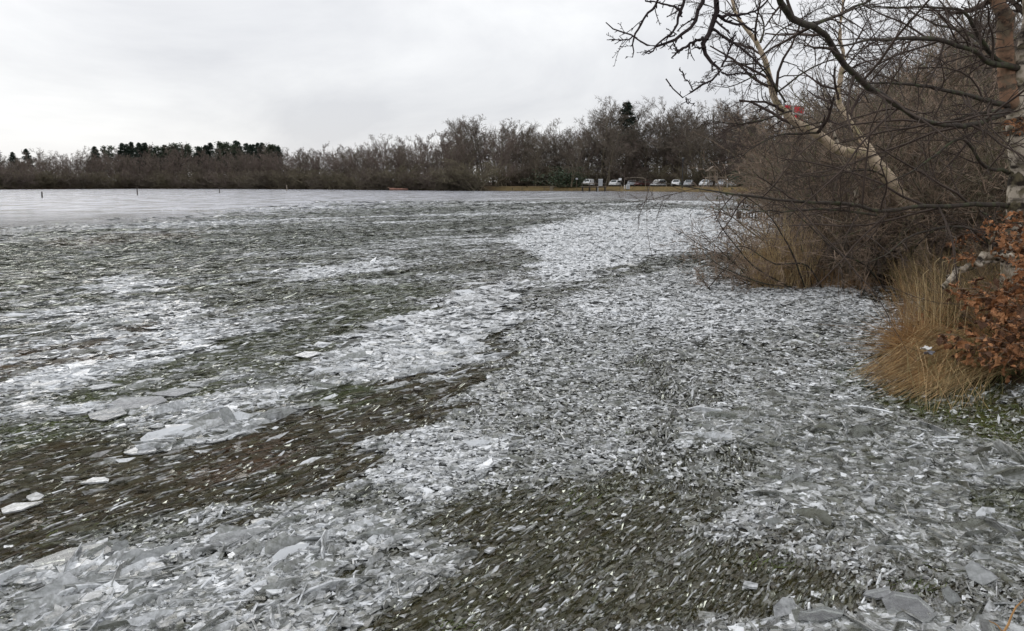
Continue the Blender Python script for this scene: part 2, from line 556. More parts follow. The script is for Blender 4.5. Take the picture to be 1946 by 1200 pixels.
# sky reflection on the open water, painted into the base colour as pale streaks
sky_streak = t.nodes.new('ShaderNodeMapRange'); sky_streak.inputs['From Min'].default_value = .41; sky_streak.inputs['From Max'].default_value = .53; sky_streak.inputs['To Min'].default_value = .0; sky_streak.inputs['To Max'].default_value = 1.0
t.links.new(noise_node(t, co.outputs['Object'], .55, 6, (.6, .55, 1), R(-10), .75), sky_streak.inputs['Value'])
c4 = mixc(t, math_node(t, 'MULTIPLY', attr(t, 'open').outputs['Fac'], sky_streak.outputs['Result']), c3, (.46, .475, .54))
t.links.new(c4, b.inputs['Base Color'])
t.links.new(math_node(t, 'ADD', math_node(t, 'MULTIPLY_ADD', attr(t, 'slush').outputs['Fac'], .5, .06), math_node(t, 'MULTIPLY', attr(t, 'open').outputs['Fac'], math_node(t, 'MULTIPLY_ADD', noise_node(t, co.outputs['Object'], .35, 4, (.35, 1.0, 1), R(-15), .6), .2, .0))), b.inputs['Roughness'])
b.inputs['IOR'].default_value = 1.33
# ripples: two trains of small waves, long crested across the wind
w1 = noise_node(t, co.outputs['Object'], 1.0, 4, (.55, 1.3, 1), R(-12))
w2 = noise_node(t, co.outputs['Object'], 5.0, 4, (.6, 1.2, 1), R(-18))
hsum = math_node(t, 'MULTIPLY_ADD', w2, .22, w1)
bp = t.nodes.new('ShaderNodeBump'); bp.inputs['Distance'].default_value = 0.8
t.links.new(math_node(t, 'MULTIPLY_ADD', attr(t, 'open').outputs['Fac'], .35, .12), bp.inputs['Strength'])
t.links.new(hsum, bp.inputs['Height']); t.links.new(bp.outputs['Normal'], b.inputs['Normal'])
V = np.stack([xx, yy, zz], -1).reshape(-1, 3)
slush = np.clip((q['w'] - .45) * 1.6, 0, 1) * np.clip(q['c'] * 1.3, 0, 1)
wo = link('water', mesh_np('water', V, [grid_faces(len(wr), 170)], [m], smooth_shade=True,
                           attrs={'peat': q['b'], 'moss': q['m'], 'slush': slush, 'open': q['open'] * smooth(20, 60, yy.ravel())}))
tag(wo, 'dark peaty lake water, rippled and pale in the distance', None, None, 'structure')

# ------------------------------------------------------------------ ice material
m, t, b = material('lake_ice')
ICE = m
co = t.nodes.new('ShaderNodeTexCoord')
o = t.nodes['Material Output']
rime = noise_node(t, co.outputs['Object'], 38, 6, (1, 1, 1), 0, .65)
fr = attr(t, 'frost_glint').outputs['Fac']  # rime frost, plus glints and edge light painted in as white
rime2 = noise_node(t, co.outputs['Object'], 11, 5, (1, 1, 1), 0, .6)
nsum = math_node(t, 'MULTIPLY_ADD', math_node(t, 'SUBTRACT', rime, .5), 1.4, math_node(t, 'MULTIPLY', math_node(t, 'SUBTRACT', rime2, .5), 1.3))
f2 = math_node(t, 'MULTIPLY_ADD', nsum, math_node(t, 'MINIMUM', math_node(t, 'MULTIPLY_ADD', fr, 1.8, .08), 1.0), fr)
cl = t.nodes.new('ShaderNodeClamp'); t.links.new(f2, cl.inputs['Value'])
tint = attr(t, 'tint').outputs['Color']
base = mixc(t, cl.outputs['Result'], tint, (.80, .82, .84))
dif = t.nodes.new('ShaderNodeBsdfDiffuse'); t.links.new(base, dif.inputs['Color'])
tr = t.nodes.new('ShaderNodeBsdfTransparent'); tr.inputs['Color'].default_value = (.90, .93, .89, 1)
ms = t.nodes.new('ShaderNodeMixShader')
clear = math_node(t, 'MULTIPLY', math_node(t, 'SUBTRACT', 1.0, cl.outputs['Result']), .60)
t.links.new(clear, ms.inputs['Fac']); t.links.new(dif.outputs['BSDF'], ms.inputs[1]); t.links.new(tr.outputs['BSDF'], ms.inputs[2])
gl = t.nodes.new('ShaderNodeBsdfGlossy'); gl.inputs['Roughness'].default_value = .07
bp = t.nodes.new('ShaderNodeBump'); bp.inputs['Strength'].default_value = .35; bp.inputs['Distance'].default_value = .01
t.links.new(noise_node(t, co.outputs['Object'], 14, 4), bp.inputs['Height'])
t.links.new(bp.outputs['Normal'], gl.inputs['Normal'])
fz = t.nodes.new('ShaderNodeFresnel'); fz.inputs['IOR'].default_value = 1.31
t.links.new(bp.outputs['Normal'], fz.inputs['Normal'])
m2 = t.nodes.new('ShaderNodeMixShader')
t.links.new(fz.outputs['Fac'], m2.inputs['Fac']); t.links.new(ms.outputs['Shader'], m2.inputs[1]); t.links.new(gl.outputs['BSDF'], m2.inputs[2])
t.links.new(m2.outputs['Shader'], o.inputs['Surface'])
t.nodes.remove(b)

# ------------------------------------------------------------------ the broken ice: tens of thousands of shards
def scatter(d0, d1, k, expo, seed):
    """points over the fan in view (with a margin), density per square metre k*(3/d)^expo"""
    g = np.random.default_rng(seed)
    dd = np.linspace(d0, d1, 400)
    width = 1.42 * dd + 1.6
    pdf = width * k * (3 / dd) ** expo
    n = int(np.trapezoid(pdf, dd)) if hasattr(np, 'trapezoid') else int(np.trapz(pdf, dd))
    cdf = np.concatenate([[0], np.cumsum((pdf[1:] + pdf[:-1]) / 2 * np.diff(dd))]); cdf /= cdf[-1]
    y = np.interp(g.random(n), cdf, dd)
    x = (g.random(n) - .5) * (1.42 * y + 1.6)
    return x, y, g


x, y, g = scatter(2.05, 78, 4700, 1.72, 5)
q = drift(x, y)
s_land = signed(LAND, x, y)
keep = (g.random(len(x)) < q['c']) & (s_land < .05)
x, y = x[keep], y[keep]
q = {k: v[keep] for k, v in q.items()}
n = len(x)
dist = np.hypot(x, y)
stand = g.random(n) < q['s']
Lg = .030 * (np.maximum(dist, 2.5) / 3) ** .70 * (1 + (q['l'] - 1) * .8) * np.exp(g.normal(0, .38, n))
Lg *= np.where(g.random(n) < .03, 2.0, 1) * np.where(g.random(n) < .25, .6, 1)
Lg = np.minimum(Lg, .030 * (np.maximum(dist, 2.5) / 3) ** .70 * q['l'] * 2.3)
needle = stand & (q['w'] < .27)
Lg = np.where(stand, Lg * np.where(needle, 2.5, 1.9), Lg * 1.15)
asp = np.where(stand, (1 + .5 * smooth(10, 25, dist)) * np.where((q['w'] > .28) & (dist < 6), 2.4 + 2.6 * g.random(n), 3.4 + 4.8 * g.random(n)), (1 + .6 * smooth(10, 25, dist)) * (1.15 + 1.5 * g.random(n)))
asp = np.where(needle, asp * 1.5, asp)
head = np.radians(q['a'] + g.normal(0, 1, n) * np.where(stand, q['sp'] * np.where(needle, .5, .8) + 3, q['sp'] * 1.6 + 8))
tilt = np.where(stand, g.choice([-1, 1], n, p=[.42, .58]) * np.radians(np.where(dist < 11, 35, 14) + np.where(dist < 11, 45, 40) * g.random(n)), g.normal(0, 1, n) * np.radians(9))
pitch_ = g.normal(0, 1, n) * np.radians(np.where(stand, 7, 7))
frost_glint = np.clip(q['w'] * .92 + g.normal(0, 1, n) * np.where(q['w'] < .2, .08, .17) - .14 * stand, 0, 1)
frost_glint = np.where(stand & (g.random(n) < .06), frost_glint + .45, frost_glint)
frost_glint = np.where((g.random(n) < .02) & (dist < 12), 1.0, frost_glint)  # painted glints: a few near shards turned fully white
frost_glint = np.where(g.random(n) < .05, np.clip(frost_glint + .5, 0, 1), frost_glint)
grey = .13 + .16 * g.random(n)
tint = np.stack([grey, grey, grey * .92], 1)
olive = np.array([.118, .108, .048]); brown = np.array([.150, .080, .036]); green = np.array([.125, .145, .045])
lo = np.clip(1.15 - 1.35 * q['w'], 0, 1)[:, None]
olive = olive * (1 - smooth(10, 25, dist)[:, None]) + np.array([.105, .102, .068]) * smooth(10, 25, dist)[:, None]
tint = tint * (1 - lo) + (olive * (.2 + .95 * g.random((n, 1)))) * lo
bb = np.clip(q['b'] * 1.1 * g.random(n) * 1.6, 0, 1)[:, None]; tint = tint * (1 - bb) + brown * (.5 + .8 * g.random((n, 1))) * bb
mm = np.clip(q['m'] * g.random(n) * 1.3, 0, 1)[:, None]; tint = tint * (1 - mm) + green * (.6 + .8 * g.random((n, 1))) * mm
thick = (.004 + .005 * g.random(n)) * (1 + .05 * dist)
zc = np.where(stand, Lg / asp * .22, .006 + .02 * g.random(n) * q['w']) + .015 * (q['w'] > .5) * g.random(n)


def shard_arrays(idx, k, bottom=True):
    """prisms with k uneven corners for the shards idx"""
    n = len(idx)
    a = (np.arange(k)[None, :] + .75 * (g.random((n, k)) - .5)) * 2 * np.pi / k
    r = .5 * (.62 + .62 * g.random((n, k)))
    lx = np.cos(a) * r * Lg[idx][:, None]; ly = np.sin(a) * r * (Lg / asp)[idx][:, None] * 1.15
    hc, hs = np.cos(head[idx]), np.sin(head[idx])
    tc_, ts_ = np.cos(tilt[idx]), np.sin(tilt[idx]); pc, ps = np.cos(pitch_[idx]), np.sin(pitch_[idx])
    e1 = np.stack([hc * pc, hs * pc, ps], 1)
    e2 = np.stack([-hs * tc_, hc * tc_, ts_], 1)
    e3 = np.cross(e1, e2)
    c0 = np.stack([x[idx], y[idx], zc[idx]], 1)
    top = c0[:, None] + lx[..., None] * e1[:, None] + ly[..., None] * e2[:, None]
    bot = top * 1.0 - (thick[idx][:, None] * e3)[:, None] + (c0[:, None] - top) * .06
    Vv = np.concatenate([top, bot], 1).reshape(-1, 3)
    base = np.arange(n)[:, None] * 2 * k
    i = np.arange(k)[None]
    f_top = base + i; f_bot = base + k + i[:, ::-1]
    j = (i + 1) % k
    sides = np.stack([base + i, base + k + i, base + k + j, base + j], -1).reshape(-1, 4)
    F = [f_top] + ([f_bot] if bottom else []) + [sides]
    A = np.concatenate([np.repeat(frost_glint[idx][:, None], k, 1), np.repeat(np.clip(frost_glint[idx] + np.where(stand[idx], .10 + .3 * q['w'][idx], .36), 0, 1)[:, None], k, 1)], 1).ravel(); T = np.repeat(tint[idx], 2 * k, 0)  # lower ring whitened: light refracted in the edges, painted in
    return Vv, F, A, T


# hand-surveyed plates: (column, row, length px, aspect, heading, tilt, frost, label)
PLATES = [
    (585, 680, 52, 2.6, -12, 12, .95, 'bright white pointed ice plate at the far tip of the smooth grey sheet'),
    (795, 656, 36, 3.0, 0, 6, .95, 'white lozenge of ice lying alone on the grey ice sheet'),
    (832, 648, 36, 2.2, 12, 4, .8, 'pale oval ice plate just right of the white lozenge on the grey sheet'),
    (1426, 1122, 46, 1.7, 0, 4, .75, 'rounded frosted ice plate lying alone on the dark water at the bottom right'),
    (1738, 1168, 118, 1.35, -20, 5, .42, 'biggest grey ice plate at the bottom right, five sided with scratched face'),
    (1672, 1140, 66, 1.6, 10, 8, .5, 'rough edged ice plate left of the biggest plate at the bottom right'),
    (1560, 1180, 95, 1.7, 20, 6, .3, 'brownish clear ice plate on peat at the bottom right'),
    (1490, 1170, 70, 2.2, 40, 20, .6, 'ridged white ice plate tilted up beside the brownish clear plate'),
    (1860, 1105, 48, 1.5, -55, 30, .55, 'speckled square ice plate tilted near the right edge of the drift'),
    (1805, 1150, 40, 1.3, 20, 35, .4, 'small grey ice plate leaning below the speckled square one'),
    (325, 788, 70, 6.0, 48, 62, .75, 'long thin ice blade standing on edge above the white plates at the left'),
    (434, 812, 40, 1.6, 70, 65, .6, 'triangular ice shard standing upright at the right end of the white plates'),
    (338, 826, 62, 2.0, 25, 12, .95, 'broad white ice plate left of the upright triangular shard'),
    (290, 852, 66, 2.4, 20, 10, .8, 'white ice plate below and left of the broad white one in the left ridge'),
    (265, 866, 60, 2.4, 15, 6, .85, 'lowest white ice plate of the left ridge'),
    (400, 808, 46, 2.0, 22, 16, .9, 'frosted ice plate leaning against the upright triangular shard'),
    (185, 921, 52, 3.0, 14, 5, .9, 'single white ice sliver floating below the left ridge'),
    (40, 972, 66, 2.4, 18, 8, .85, 'white ice plate at the left edge of the water'),
    (66, 955, 30, 1.7, 25, 14, .8, 'small white ice piece just behind the white plate at the left edge'),
    (72, 740, 74, 3.2, 18, 6, .95, 'snow white ice plate at the left end of the far left ridge'),
    (162, 700, 44, 2.2, 10, 12, .95, 'white ice plate at the upper end of the far left ridge'),
    (190, 741, 64, 3.4, 14, 4, .85, 'pale flat ice sliver right of the far left ridge'),
    (55, 783, 66, 5.0, 22, 5, .8, 'narrow white ice strip among the green weed at the left'),
    (250, 775, 130, 2.6, 14, 4, .5, 'large smooth grey ice slab above the left ridge'),
    (200, 795, 80, 2.0, 14, 5, .48, 'grey ice slab at the left end of the smooth slab'),
    (330, 752, 90, 3.0, 12, 4, .5, 'long grey ice slab at the right end of the smooth slab'),
    (448, 1035, 116, 3.4, 40, 14, .62, 'long ribbed ice plate pointing away at the bottom left'),
    (300, 1065, 84, 6.0, 52, 50, .62, 'sharp ice spike rising from the bottom left pile'),
    (250, 1075, 50, 1.5, 30, 28, .6, 'angular ice plate at the right end of the bottom left pile'),
    (232, 1055, 36, 2.2, 60, 55, .5, 'small pointed ice shard standing up on the bottom left pile'),
    (140, 1068, 150, 2.4, 6, 9, .5, 'widest grey ice plate on top of the bottom left pile'),
    (70, 1092, 110, 2.6, 14, 10, .45, 'grey ice plate under the widest one of the bottom left pile'),
    (180, 1100, 120, 2.8, 4, 8, .45, 'dull grey ice plate in the middle of the bottom left pile'),
    (120, 1140, 80, 1.6, 45, 30, .72, 'white leaning ice plate at the foot of the bottom left pile'),
    (410, 1026, 42, 2.4, 14, 6, .8, 'lens shaped ice plate floating above the long ribbed plate'),
    (330, 1063, 36, 3.4, 5, 8, .85, 'small white ice sliver beside the sharp spike'),
    (900, 542, 66, 4.2, 8, 3, .97, 'white slab of smooth ice at the far end of the grey sheet'),
    (955, 546, 48, 3.6, 6, 3, .95, 'white slab of smooth ice right of the longest one on the grey sheet'),
    (870, 565, 60, 4.0, 10, 3, .92, 'white slab of smooth ice nearest on the far end of the grey sheet'),
    (938, 882, 38, 2.2, 10, 5, .85, 'boat shaped ice plate on the pale drift in the middle'),
    (985, 1012, 36, 3.2, 30, 10, .85, 'white ice sliver alone on the dark band in the middle'),
    (930, 1055, 24, 2.0, 40, 12, .9, 'small white ice chip below the white sliver in the middle'),
    (215, 640, 60, 4.0, 14, 5, .9, 'thin white ice strip beside the brown peat at the left'),
]
GRP = 'loose ice plates of the drift nearest the bank'
hp = np.array([pl[:7] for pl in PLATES], float)
hg = G(hp[:, 0], hp[:, 1])
hd = np.hypot(hg[:, 0], hg[:, 1])
# the largest pieces of the scatter become objects of their own
app = Lg / dist * np.where((np.abs(project(x, y)[0] - 973) < 980) & (project(x, y)[1] < 1230), 1, 0)
big = np.argsort(-app)[:255]
isbig = np.zeros(n, bool); isbig[big] = True
order = np.arange(n)[~isbig]
SH = []


def sliver_arrays(idx):
    """flat four faced slivers for the small and the far pieces"""
    n = len(idx)
    hl = Lg[idx] * .54; hw = (Lg / asp)[idx] * .56
    j1 = g.uniform(-.35, .35, (n, 4))
    lx = np.stack([-hl, hl, hl * j1[:, 0], hl * j1[:, 1]], 1)
    ly = np.stack([hw * j1[:, 2], hw * j1[:, 3], hw * g.uniform(.7, 1.2, n), -hw * g.uniform(.7, 1.2, n)], 1)
    lz = np.stack([thick[idx]] * 2 + [0 * hl] * 2, 1) * .9
    hc, hs = np.cos(head[idx]), np.sin(head[idx]); tc_, ts_ = np.cos(tilt[idx]), np.sin(tilt[idx]); pc, ps = np.cos(pitch_[idx]), np.sin(pitch_[idx])
    e1 = np.stack([hc * pc, hs * pc, ps], 1); e2 = np.stack([-hs * tc_, hc * tc_, ts_], 1); e3 = np.cross(e1, e2)
    c0 = np.stack([x[idx], y[idx], zc[idx]], 1)
    Vv = (c0[:, None] + lx[..., None] * e1[:, None] + ly[..., None] * e2[:, None] + lz[..., None] * e3[:, None]).reshape(-1, 3)
    F = (np.array([[0, 1, 2], [1, 0, 3], [0, 2, 3], [1, 3, 2]])[None] + (np.arange(n) * 4)[:, None, None]).reshape(-1, 3)
    ed = np.clip(frost_glint[idx] + np.where(stand[idx], .10, .22), 0, 1)  # side corners whitened to paint in the bright refracting edges
    return Vv, [F], np.stack([frost_glint[idx], frost_glint[idx], ed, ed], 1).ravel(), np.repeat(tint[idx], 4, 0)


small = (dist > 8.5) | ((Lg / dist) < np.median((Lg / dist)[dist < 8.5]) * .9)
for idx, k in ((order[~small[order]], 5), (order[small[order]], 0)):
    v_, f_, a_, t_ = shard_arrays(idx, k, True) if k else sliver_arrays(idx)
    SH.append((v_, f_, a_, t_))
VV, FF, AA, TT = [], [], [], []
off = 0
for v_, f_, a_, t_ in SH:
    FF += [f + off for f in f_]; VV.append(v_); AA.append(a_); TT.append(t_); off += len(v_)


def plate(i, k=9):
    v_, f_, a_, t_ = shard_arrays(np.array([i]), k)
    c = v_.mean(0)
    o_ = link('ice_plate', mesh_np('ice_plate', v_ - c, f_, [ICE], attrs={'frost_glint': a_, 'tint': t_}), None, c)
    return o_


bpx, bpy_ = project(x, y)


def where_at(a, b_):
    if b_ > 1000:
        return 'in the grey pile at the bottom left' if a < 300 else 'in the pale drift at the bottom left of the middle' if a < 720 else 'in the dark band at the bottom middle' if a < 1400 else 'by the big plates at the bottom right'
    if b_ > 800:
        return 'beside the white ridge at the left' if a < 500 else 'in the brown band below the smooth sheet' if a < 700 else 'in the white drift in the middle' if a < 1010 else 'in the dark upright cluster right of the middle' if a < 1350 else 'in the grey shingle at the right' if a < 1650 else 'beside the green weed at the right edge'
    if b_ > 600:
        return 'by the weed and brown peat at the left' if a < 480 else 'on the smooth grey sheet' if a < 960 else 'in the grey shingle right of the smooth sheet' if a < 1400 else 'near the flattened reeds'
    return 'in the far streaks at the left' if a < 560 else 'in the far streaks of the middle' if a < 960 else 'on the broad white field near the willow bush'


for i in big:
    wh = where_at(bpx[i], bpy_[i])
    sz = 'broad ' if asp[i] < 1.7 else 'narrow '
    tn = 'brownish' if q['b'][i] > .5 else 'greenish' if q['m'][i] > .5 else 'clear'
    if stand[i]:
        lab = tn + ' ice blade on edge ' + wh
    elif frost_glint[i] > .6:
        lab = sz + 'white frosted ice plate ' + wh
    else:
        lab = sz + ('grey' if tn == 'clear' else tn) + ' translucent ice plate ' + wh
    tag(plate(i), lab, 'ice plate', GRP)
# now the surveyed ones
n0 = len(PLATES)
stand = hp[:, 5] > 30; q = {'w': hp[:, 6]}
x, y, dist = hg[:, 0], hg[:, 1], hd
foresh = np.where(hp[:, 5] > 40, .9, 1) * np.sqrt((np.cos(np.radians(hp[:, 4]))) ** 2 + (np.sin(np.radians(hp[:, 4])) * EYE / hd) ** 2)
foresh = np.where(hp[:, 5] > 25, np.maximum(foresh, .8), foresh)
Lg = hp[:, 2] / FPX * np.hypot(hd, EYE) / foresh * 1.0
Lg = Lg * .85
asp = 1.35 * hp[:, 3] * (.75 if True else 1) * np.clip(EYE / hd * 1.9, .45, 1.1) * 1.15
asp = np.maximum(asp, 1.05)
head = np.radians(hp[:, 4]) ; tilt = np.radians(hp[:, 5]); pitch_ = np.radians(np.full(n0, 2.))
frost_glint = np.minimum(hp[:, 6] - np.where(hd < 6, .32, .18), .62)
gg = .22 + .06 * g.random(n0); tint = np.stack([gg, gg * 1.01, gg * 1.03], 1)
thick = np.full(n0, .010); zc = .025 + (Lg / asp) * .35 * np.abs(np.sin(tilt))
for i in range(n0):
    o_ = plate(i, 6)
    tag(o_, PLATES[i][7], 'ice plate', GRP)
so = link('ice_shards', mesh_np('ice_shards', np.concatenate(VV), FF, [ICE], attrs={'frost_glint': np.concatenate(AA), 'tint': np.concatenate(TT)}))
tag(so, 'drift of countless broken ice shards covering the near lake water', None, None, 'stuff')
# ------------------------------------------------------------------ bark and twig materials
def bark(name, pale, dark, lichen=None, bands=30., patch=.52):
    m, t, b = material(name)
    co = t.nodes.new('ShaderNodeTexCoord')
    al = attr(t, 'along').outputs['Fac']
    n1 = noise_node(t, co.outputs['Object'], 9, 5)
    n2 = noise_node(t, co.outputs['Object'], 45, 4, (1, 1, 1))
    cv = t.nodes.new('ShaderNodeCombineXYZ')
    t.links.new(math_node(t, 'MULTIPLY', al, bands), cv.inputs['X']); t.links.new(math_node(t, 'MULTIPLY', n1, 2.5), cv.inputs['Y'])
    nb = t.nodes.new('ShaderNodeTexNoise'); nb.inputs['Scale'].default_value = 1.0; nb.inputs['Detail'].default_value = 3
    t.links.new(cv.outputs['Vector'], nb.inputs['Vector'])
    r = t.nodes.new('ShaderNodeValToRGB')
    r.color_ramp.elements[0].position = patch; r.color_ramp.elements[0].color = (0, 0, 0, 1)
    r.color_ramp.elements[1].position = patch + .14; r.color_ramp.elements[1].color = (1, 1, 1, 1)
    t.links.new(nb.outputs['Fac'], r.inputs['Fac'])
    c = mixc(t, n2, tuple(v * .75 for v in pale), tuple(min(1, v * 1.2) for v in pale))
    c = mixc(t, r.outputs['Color'], c, dark)
    if lichen:
        r2 = t.nodes.new('ShaderNodeValToRGB')
        r2.color_ramp.elements[0].position = .5; r2.color_ramp.elements[1].position = .66
        t.links.new(n1, r2.inputs['Fac'])
        c = mixc(t, r2.outputs['Color'], c, lichen)
    t.links.new(c, b.inputs['Base Color'])
    b.inputs['Roughness'].default_value = .85; b.inputs['Specular IOR Level'].default_value = .2
    bp = t.nodes.new('ShaderNodeBump'); bp.inputs['Strength'].default_value = .5; bp.inputs['Distance'].default_value = .01
    t.links.new(n2, bp.inputs['Height']); t.links.new(bp.outputs['Normal'], b.inputs['Normal'])
    return m


BIRCH = bark('birch_bark', (.60, .48, .35), (.06, .045, .032), (.34, .29, .17), 26., .56)
BIRCH_PALE = bark('birch_bark_pale', (.54, .47, .38), (.035, .028, .022), (.17, .145, .09), 7., .45)
ORANGE = bark('birch_bark_peeling', (.30, .18, .115), (.07, .05, .038), (.20, .16, .11), 9., .47)
DARKBARK = bark('dark_bark', (.065, .052, .043), (.030, .025, .021), (.075, .080, .045), 16., .5)
GREYBARK = bark('grey_bark', (.19, .155, .12), (.09, .075, .06), (.15, .155, .08), 8., .5)
TWIG = simple('twig_brown', (.27, .20, .148), .8, .4, 3.0, spec=.15)
TWIG_BIRCH = simple('twig_birch', (.070, .052, .045), .8, .35, 3.0, spec=.15)
TWIG_NEAR = simple('twig_dark', (.075, .056, .046), .8, .3, 3.0, spec=.2)
TWIG_RED = simple('twig_reddish', (.180, .142, .124), .85, .35, .3, spec=.1)
TWIG_GREY = simple('twig_grey_brown', (.195, .165, .138), .85, .35, .3, spec=.1)
TWIG_DARK = simple('twig_wood_dark', (.165, .138, .112), .85, .35, .3, spec=.1)
TWIG_OLIVE = simple('twig_olive', (.19, .165, .112), .85, .35, .6, spec=.1)


# ------------------------------------------------------------------ growing branches (all vectorised)
def unit(v):
    return v / (np.linalg.norm(v, axis=-1, keepdims=True) + 1e-9)


def resample(pts, k):
    pts = np.asarray(pts, float)
    d = np.concatenate([[0], np.cumsum(np.linalg.norm(np.diff(pts[:, :3], axis=0), axis=1))])
    u = np.linspace(0, d[-1], k)
    # smooth (Catmull-Rom) through the points
    out_ = np.empty((k, pts.shape[1]))
    for i, w in enumerate(u):
        j = int(np.clip(np.searchsorted(d, w) - 1, 0, len(pts) - 2))
        t_ = (w - d[j]) / max(d[j + 1] - d[j], 1e-9)
        p0 = pts[max(j - 1, 0)]; p1 = pts[j]; p2 = pts[j + 1]; p3 = pts[min(j + 2, len(pts) - 1)]
        out_[i] = .5 * (2 * p1 + (p2 - p0) * t_ + (2 * p0 - 5 * p1 + 4 * p2 - p3) * t_ ** 2 + (3 * p1 - p0 - 3 * p2 + p3) * t_ ** 3)
    return out_


def strands(start, dirn, length, r0, r1, k, g, wig=.18, lift=0., zig=0.):
    """n wandering strands of k points"""
    n = len(start)
    Pn = np.empty((n, k, 3)); Rn = np.empty((n, k))
    p = start.copy(); d = unit(dirn); st = (length / (k - 1))[:, None]
    side = unit(np.cross(d, g.normal(size=(n, 3))))
    for i in range(k):
        Pn[:, i] = p; Rn[:, i] = r0 + (r1 - r0) * i / (k - 1)
        d = unit(d + g.normal(0, wig, (n, 3)) + side * zig * (1 if i % 2 else -1) + np.array([0, 0, lift]))
        p = p + d * st
    return Pn, Rn


def spawn(Pp, Rp, m, t0, t1, ang, angs, lr, r_ratio, rmin, k, g, wig=.18, lift=0., zig=0., length=None, bias=None, tipr=.45, taper=.55):
    """m children on each parent strand"""
    n, kp, _ = Pp.shape
    pid = np.repeat(np.arange(n), m)
    t = t0 + (t1 - t0) * (np.tile(np.arange(m), n) + g.random(n * m)) / m
    f = t * (kp - 1); i = np.minimum(f.astype(int), kp - 2); w = (f - i)[:, None]
    start = Pp[pid, i] * (1 - w) + Pp[pid, i + 1] * w
    tan = unit(Pp[pid, i + 1] - Pp[pid, i])
    perp = unit(np.cross(tan, g.normal(size=(n * m, 3))))
    a = np.radians(g.normal(ang, angs, n * m))[:, None]
    d = tan * np.cos(a) + perp * np.sin(a)
    if bias is not None:
        d = unit(d + np.asarray(bias))
    plen = np.linalg.norm(np.diff(Pp, axis=1), axis=2).sum(1)
    ln = (plen[pid] * lr if length is None else np.full(n * m, length)) * (1 - taper * t) * np.exp(g.normal(0, .3, n * m))
    rr = Rp[pid, i] * (1 - w[:, 0]) + Rp[pid, i + 1] * w[:, 0]
    r0 = np.maximum(rr * r_ratio, rmin)
    return strands(start, d, ln, r0, np.maximum(r0 * tipr, rmin * .7), k, g, wig, lift, zig)


def tubes(groups):
    """tube mesh arrays from [(P,R,sides)]; also the running length"""
    VV, FF, AL = [], [], []; off = 0
    for Pn, Rn, sd in groups:
        n, k, _ = Pn.shape
        if n == 0:
            continue
        T = np.empty_like(Pn)
        T[:, 1:-1] = Pn[:, 2:] - Pn[:, :-2]; T[:, 0] = Pn[:, 1] - Pn[:, 0]; T[:, -1] = Pn[:, -1] - Pn[:, -2]
        T = unit(T)
        ref = np.where(np.abs(T[:, :1, 2:3]) > .8, np.array([1., 0, 0]), np.array([0, 0, 1.]))
        A = unit(np.cross(T, ref)); B = np.cross(T, A)
        th = np.arange(sd) * 2 * np.pi / sd
        ring = A[:, :, None] * np.cos(th)[:, None] + B[:, :, None] * np.sin(th)[:, None]
        V = Pn[:, :, None] + ring * Rn[:, :, None, None]
        VV.append(V.reshape(-1, 3))
        seg = np.concatenate([np.zeros((n, 1)), np.cumsum(np.linalg.norm(np.diff(Pn, axis=1), axis=2), 1)], 1)
        AL.append(np.repeat((seg + np.arange(n)[:, None] * 3.7).reshape(-1), sd))
        base = np.arange(n)[:, None, None] * k * sd + np.arange(k - 1)[None, :, None] * sd
        i = np.arange(sd)[None, None]; j = (i + 1) % sd
        F = np.stack([base + i, base + j, base + sd + j, base + sd + i], -1).reshape(-1, 4)
        FF.append(F + off); off += n * k * sd
    return np.concatenate(VV), FF, np.concatenate(AL)


def tube_mesh(name, groups, mat):
    V, F, al = tubes(groups)
    return mesh_np(name, V, F, [mat], smooth_shade=True, attrs={'along': al})


def tube_obj(name, groups, mat, parent=None):
    return link(name, tube_mesh(name, groups, mat), parent)


# ------------------------------------------------------------------ bare trees of the far wood (each built once, then copied)
def bare_tree(name, seed, H, width, stems, twig_mat, bark_mat, twigs=1.0, r_tw=.013, low=.12, up=.03):
    g = np.random.default_rng(seed)
    root = thing(name, None, None)
    st = g.normal(0, .10 * (stems > 1), (stems, 3)) * np.array([3, 3, 0])
    dr = np.array([0, 0, 1.]) + g.normal(0, .22 if stems > 1 else .04, (stems, 3))
    P0, R0 = strands(st, dr, H * (.80 + .2 * g.random(stems)), .016 * H / stems ** .4, .02, 9, g, .05, .05)
    P1, R1 = spawn(P0, R0, int(24 / stems ** .5), low, .97, 56, 12, .46 * width, .5, .022, 6, g, .13, .05 + up)
    P2, R2 = spawn(P1, R1, 6, .2, 1., 44, 14, .46, .6, r_tw * 1.1, 4, g, .17, .03 + up)
    P3, R3 = spawn(P2, R2, int(5 * twigs), .1, 1., 42, 14, .58, .55, r_tw * .8, 3, g, .18, .0 + up)
    P4, R4 = spawn(P3, R3, int(5 * twigs), .15, 1., 46, 18, .9, .6, r_tw * .5, 2, g, .1, .0)
    tube_obj('trunk', [(P0, R0, 6), (P1, R1, 4)], bark_mat, root)
    tube_obj('crown', [(P2, R2, 3), (P3, R3, 3), (P4, R4, 3)], twig_mat, root)
    root['h'] = H
    return root


def needles(centres, dirs, size, g, flat=.5):
    """sprays of small leaf faces"""
    n = len(centres)
    a = unit(dirs + g.normal(0, .35, (n, 3))); s = unit(np.cross(a, g.normal(size=(n, 3)) * np.array([flat, flat, 1])))
    ln = size * (.6 + .8 * g.random((n, 1))); w = ln * .28
    V = np.stack([centres, centres + a * ln * .5 + s * w, centres + a * ln, centres + a * ln * .5 - s * w], 1).reshape(-1, 3)
    return V, np.arange(n * 4).reshape(-1, 4)


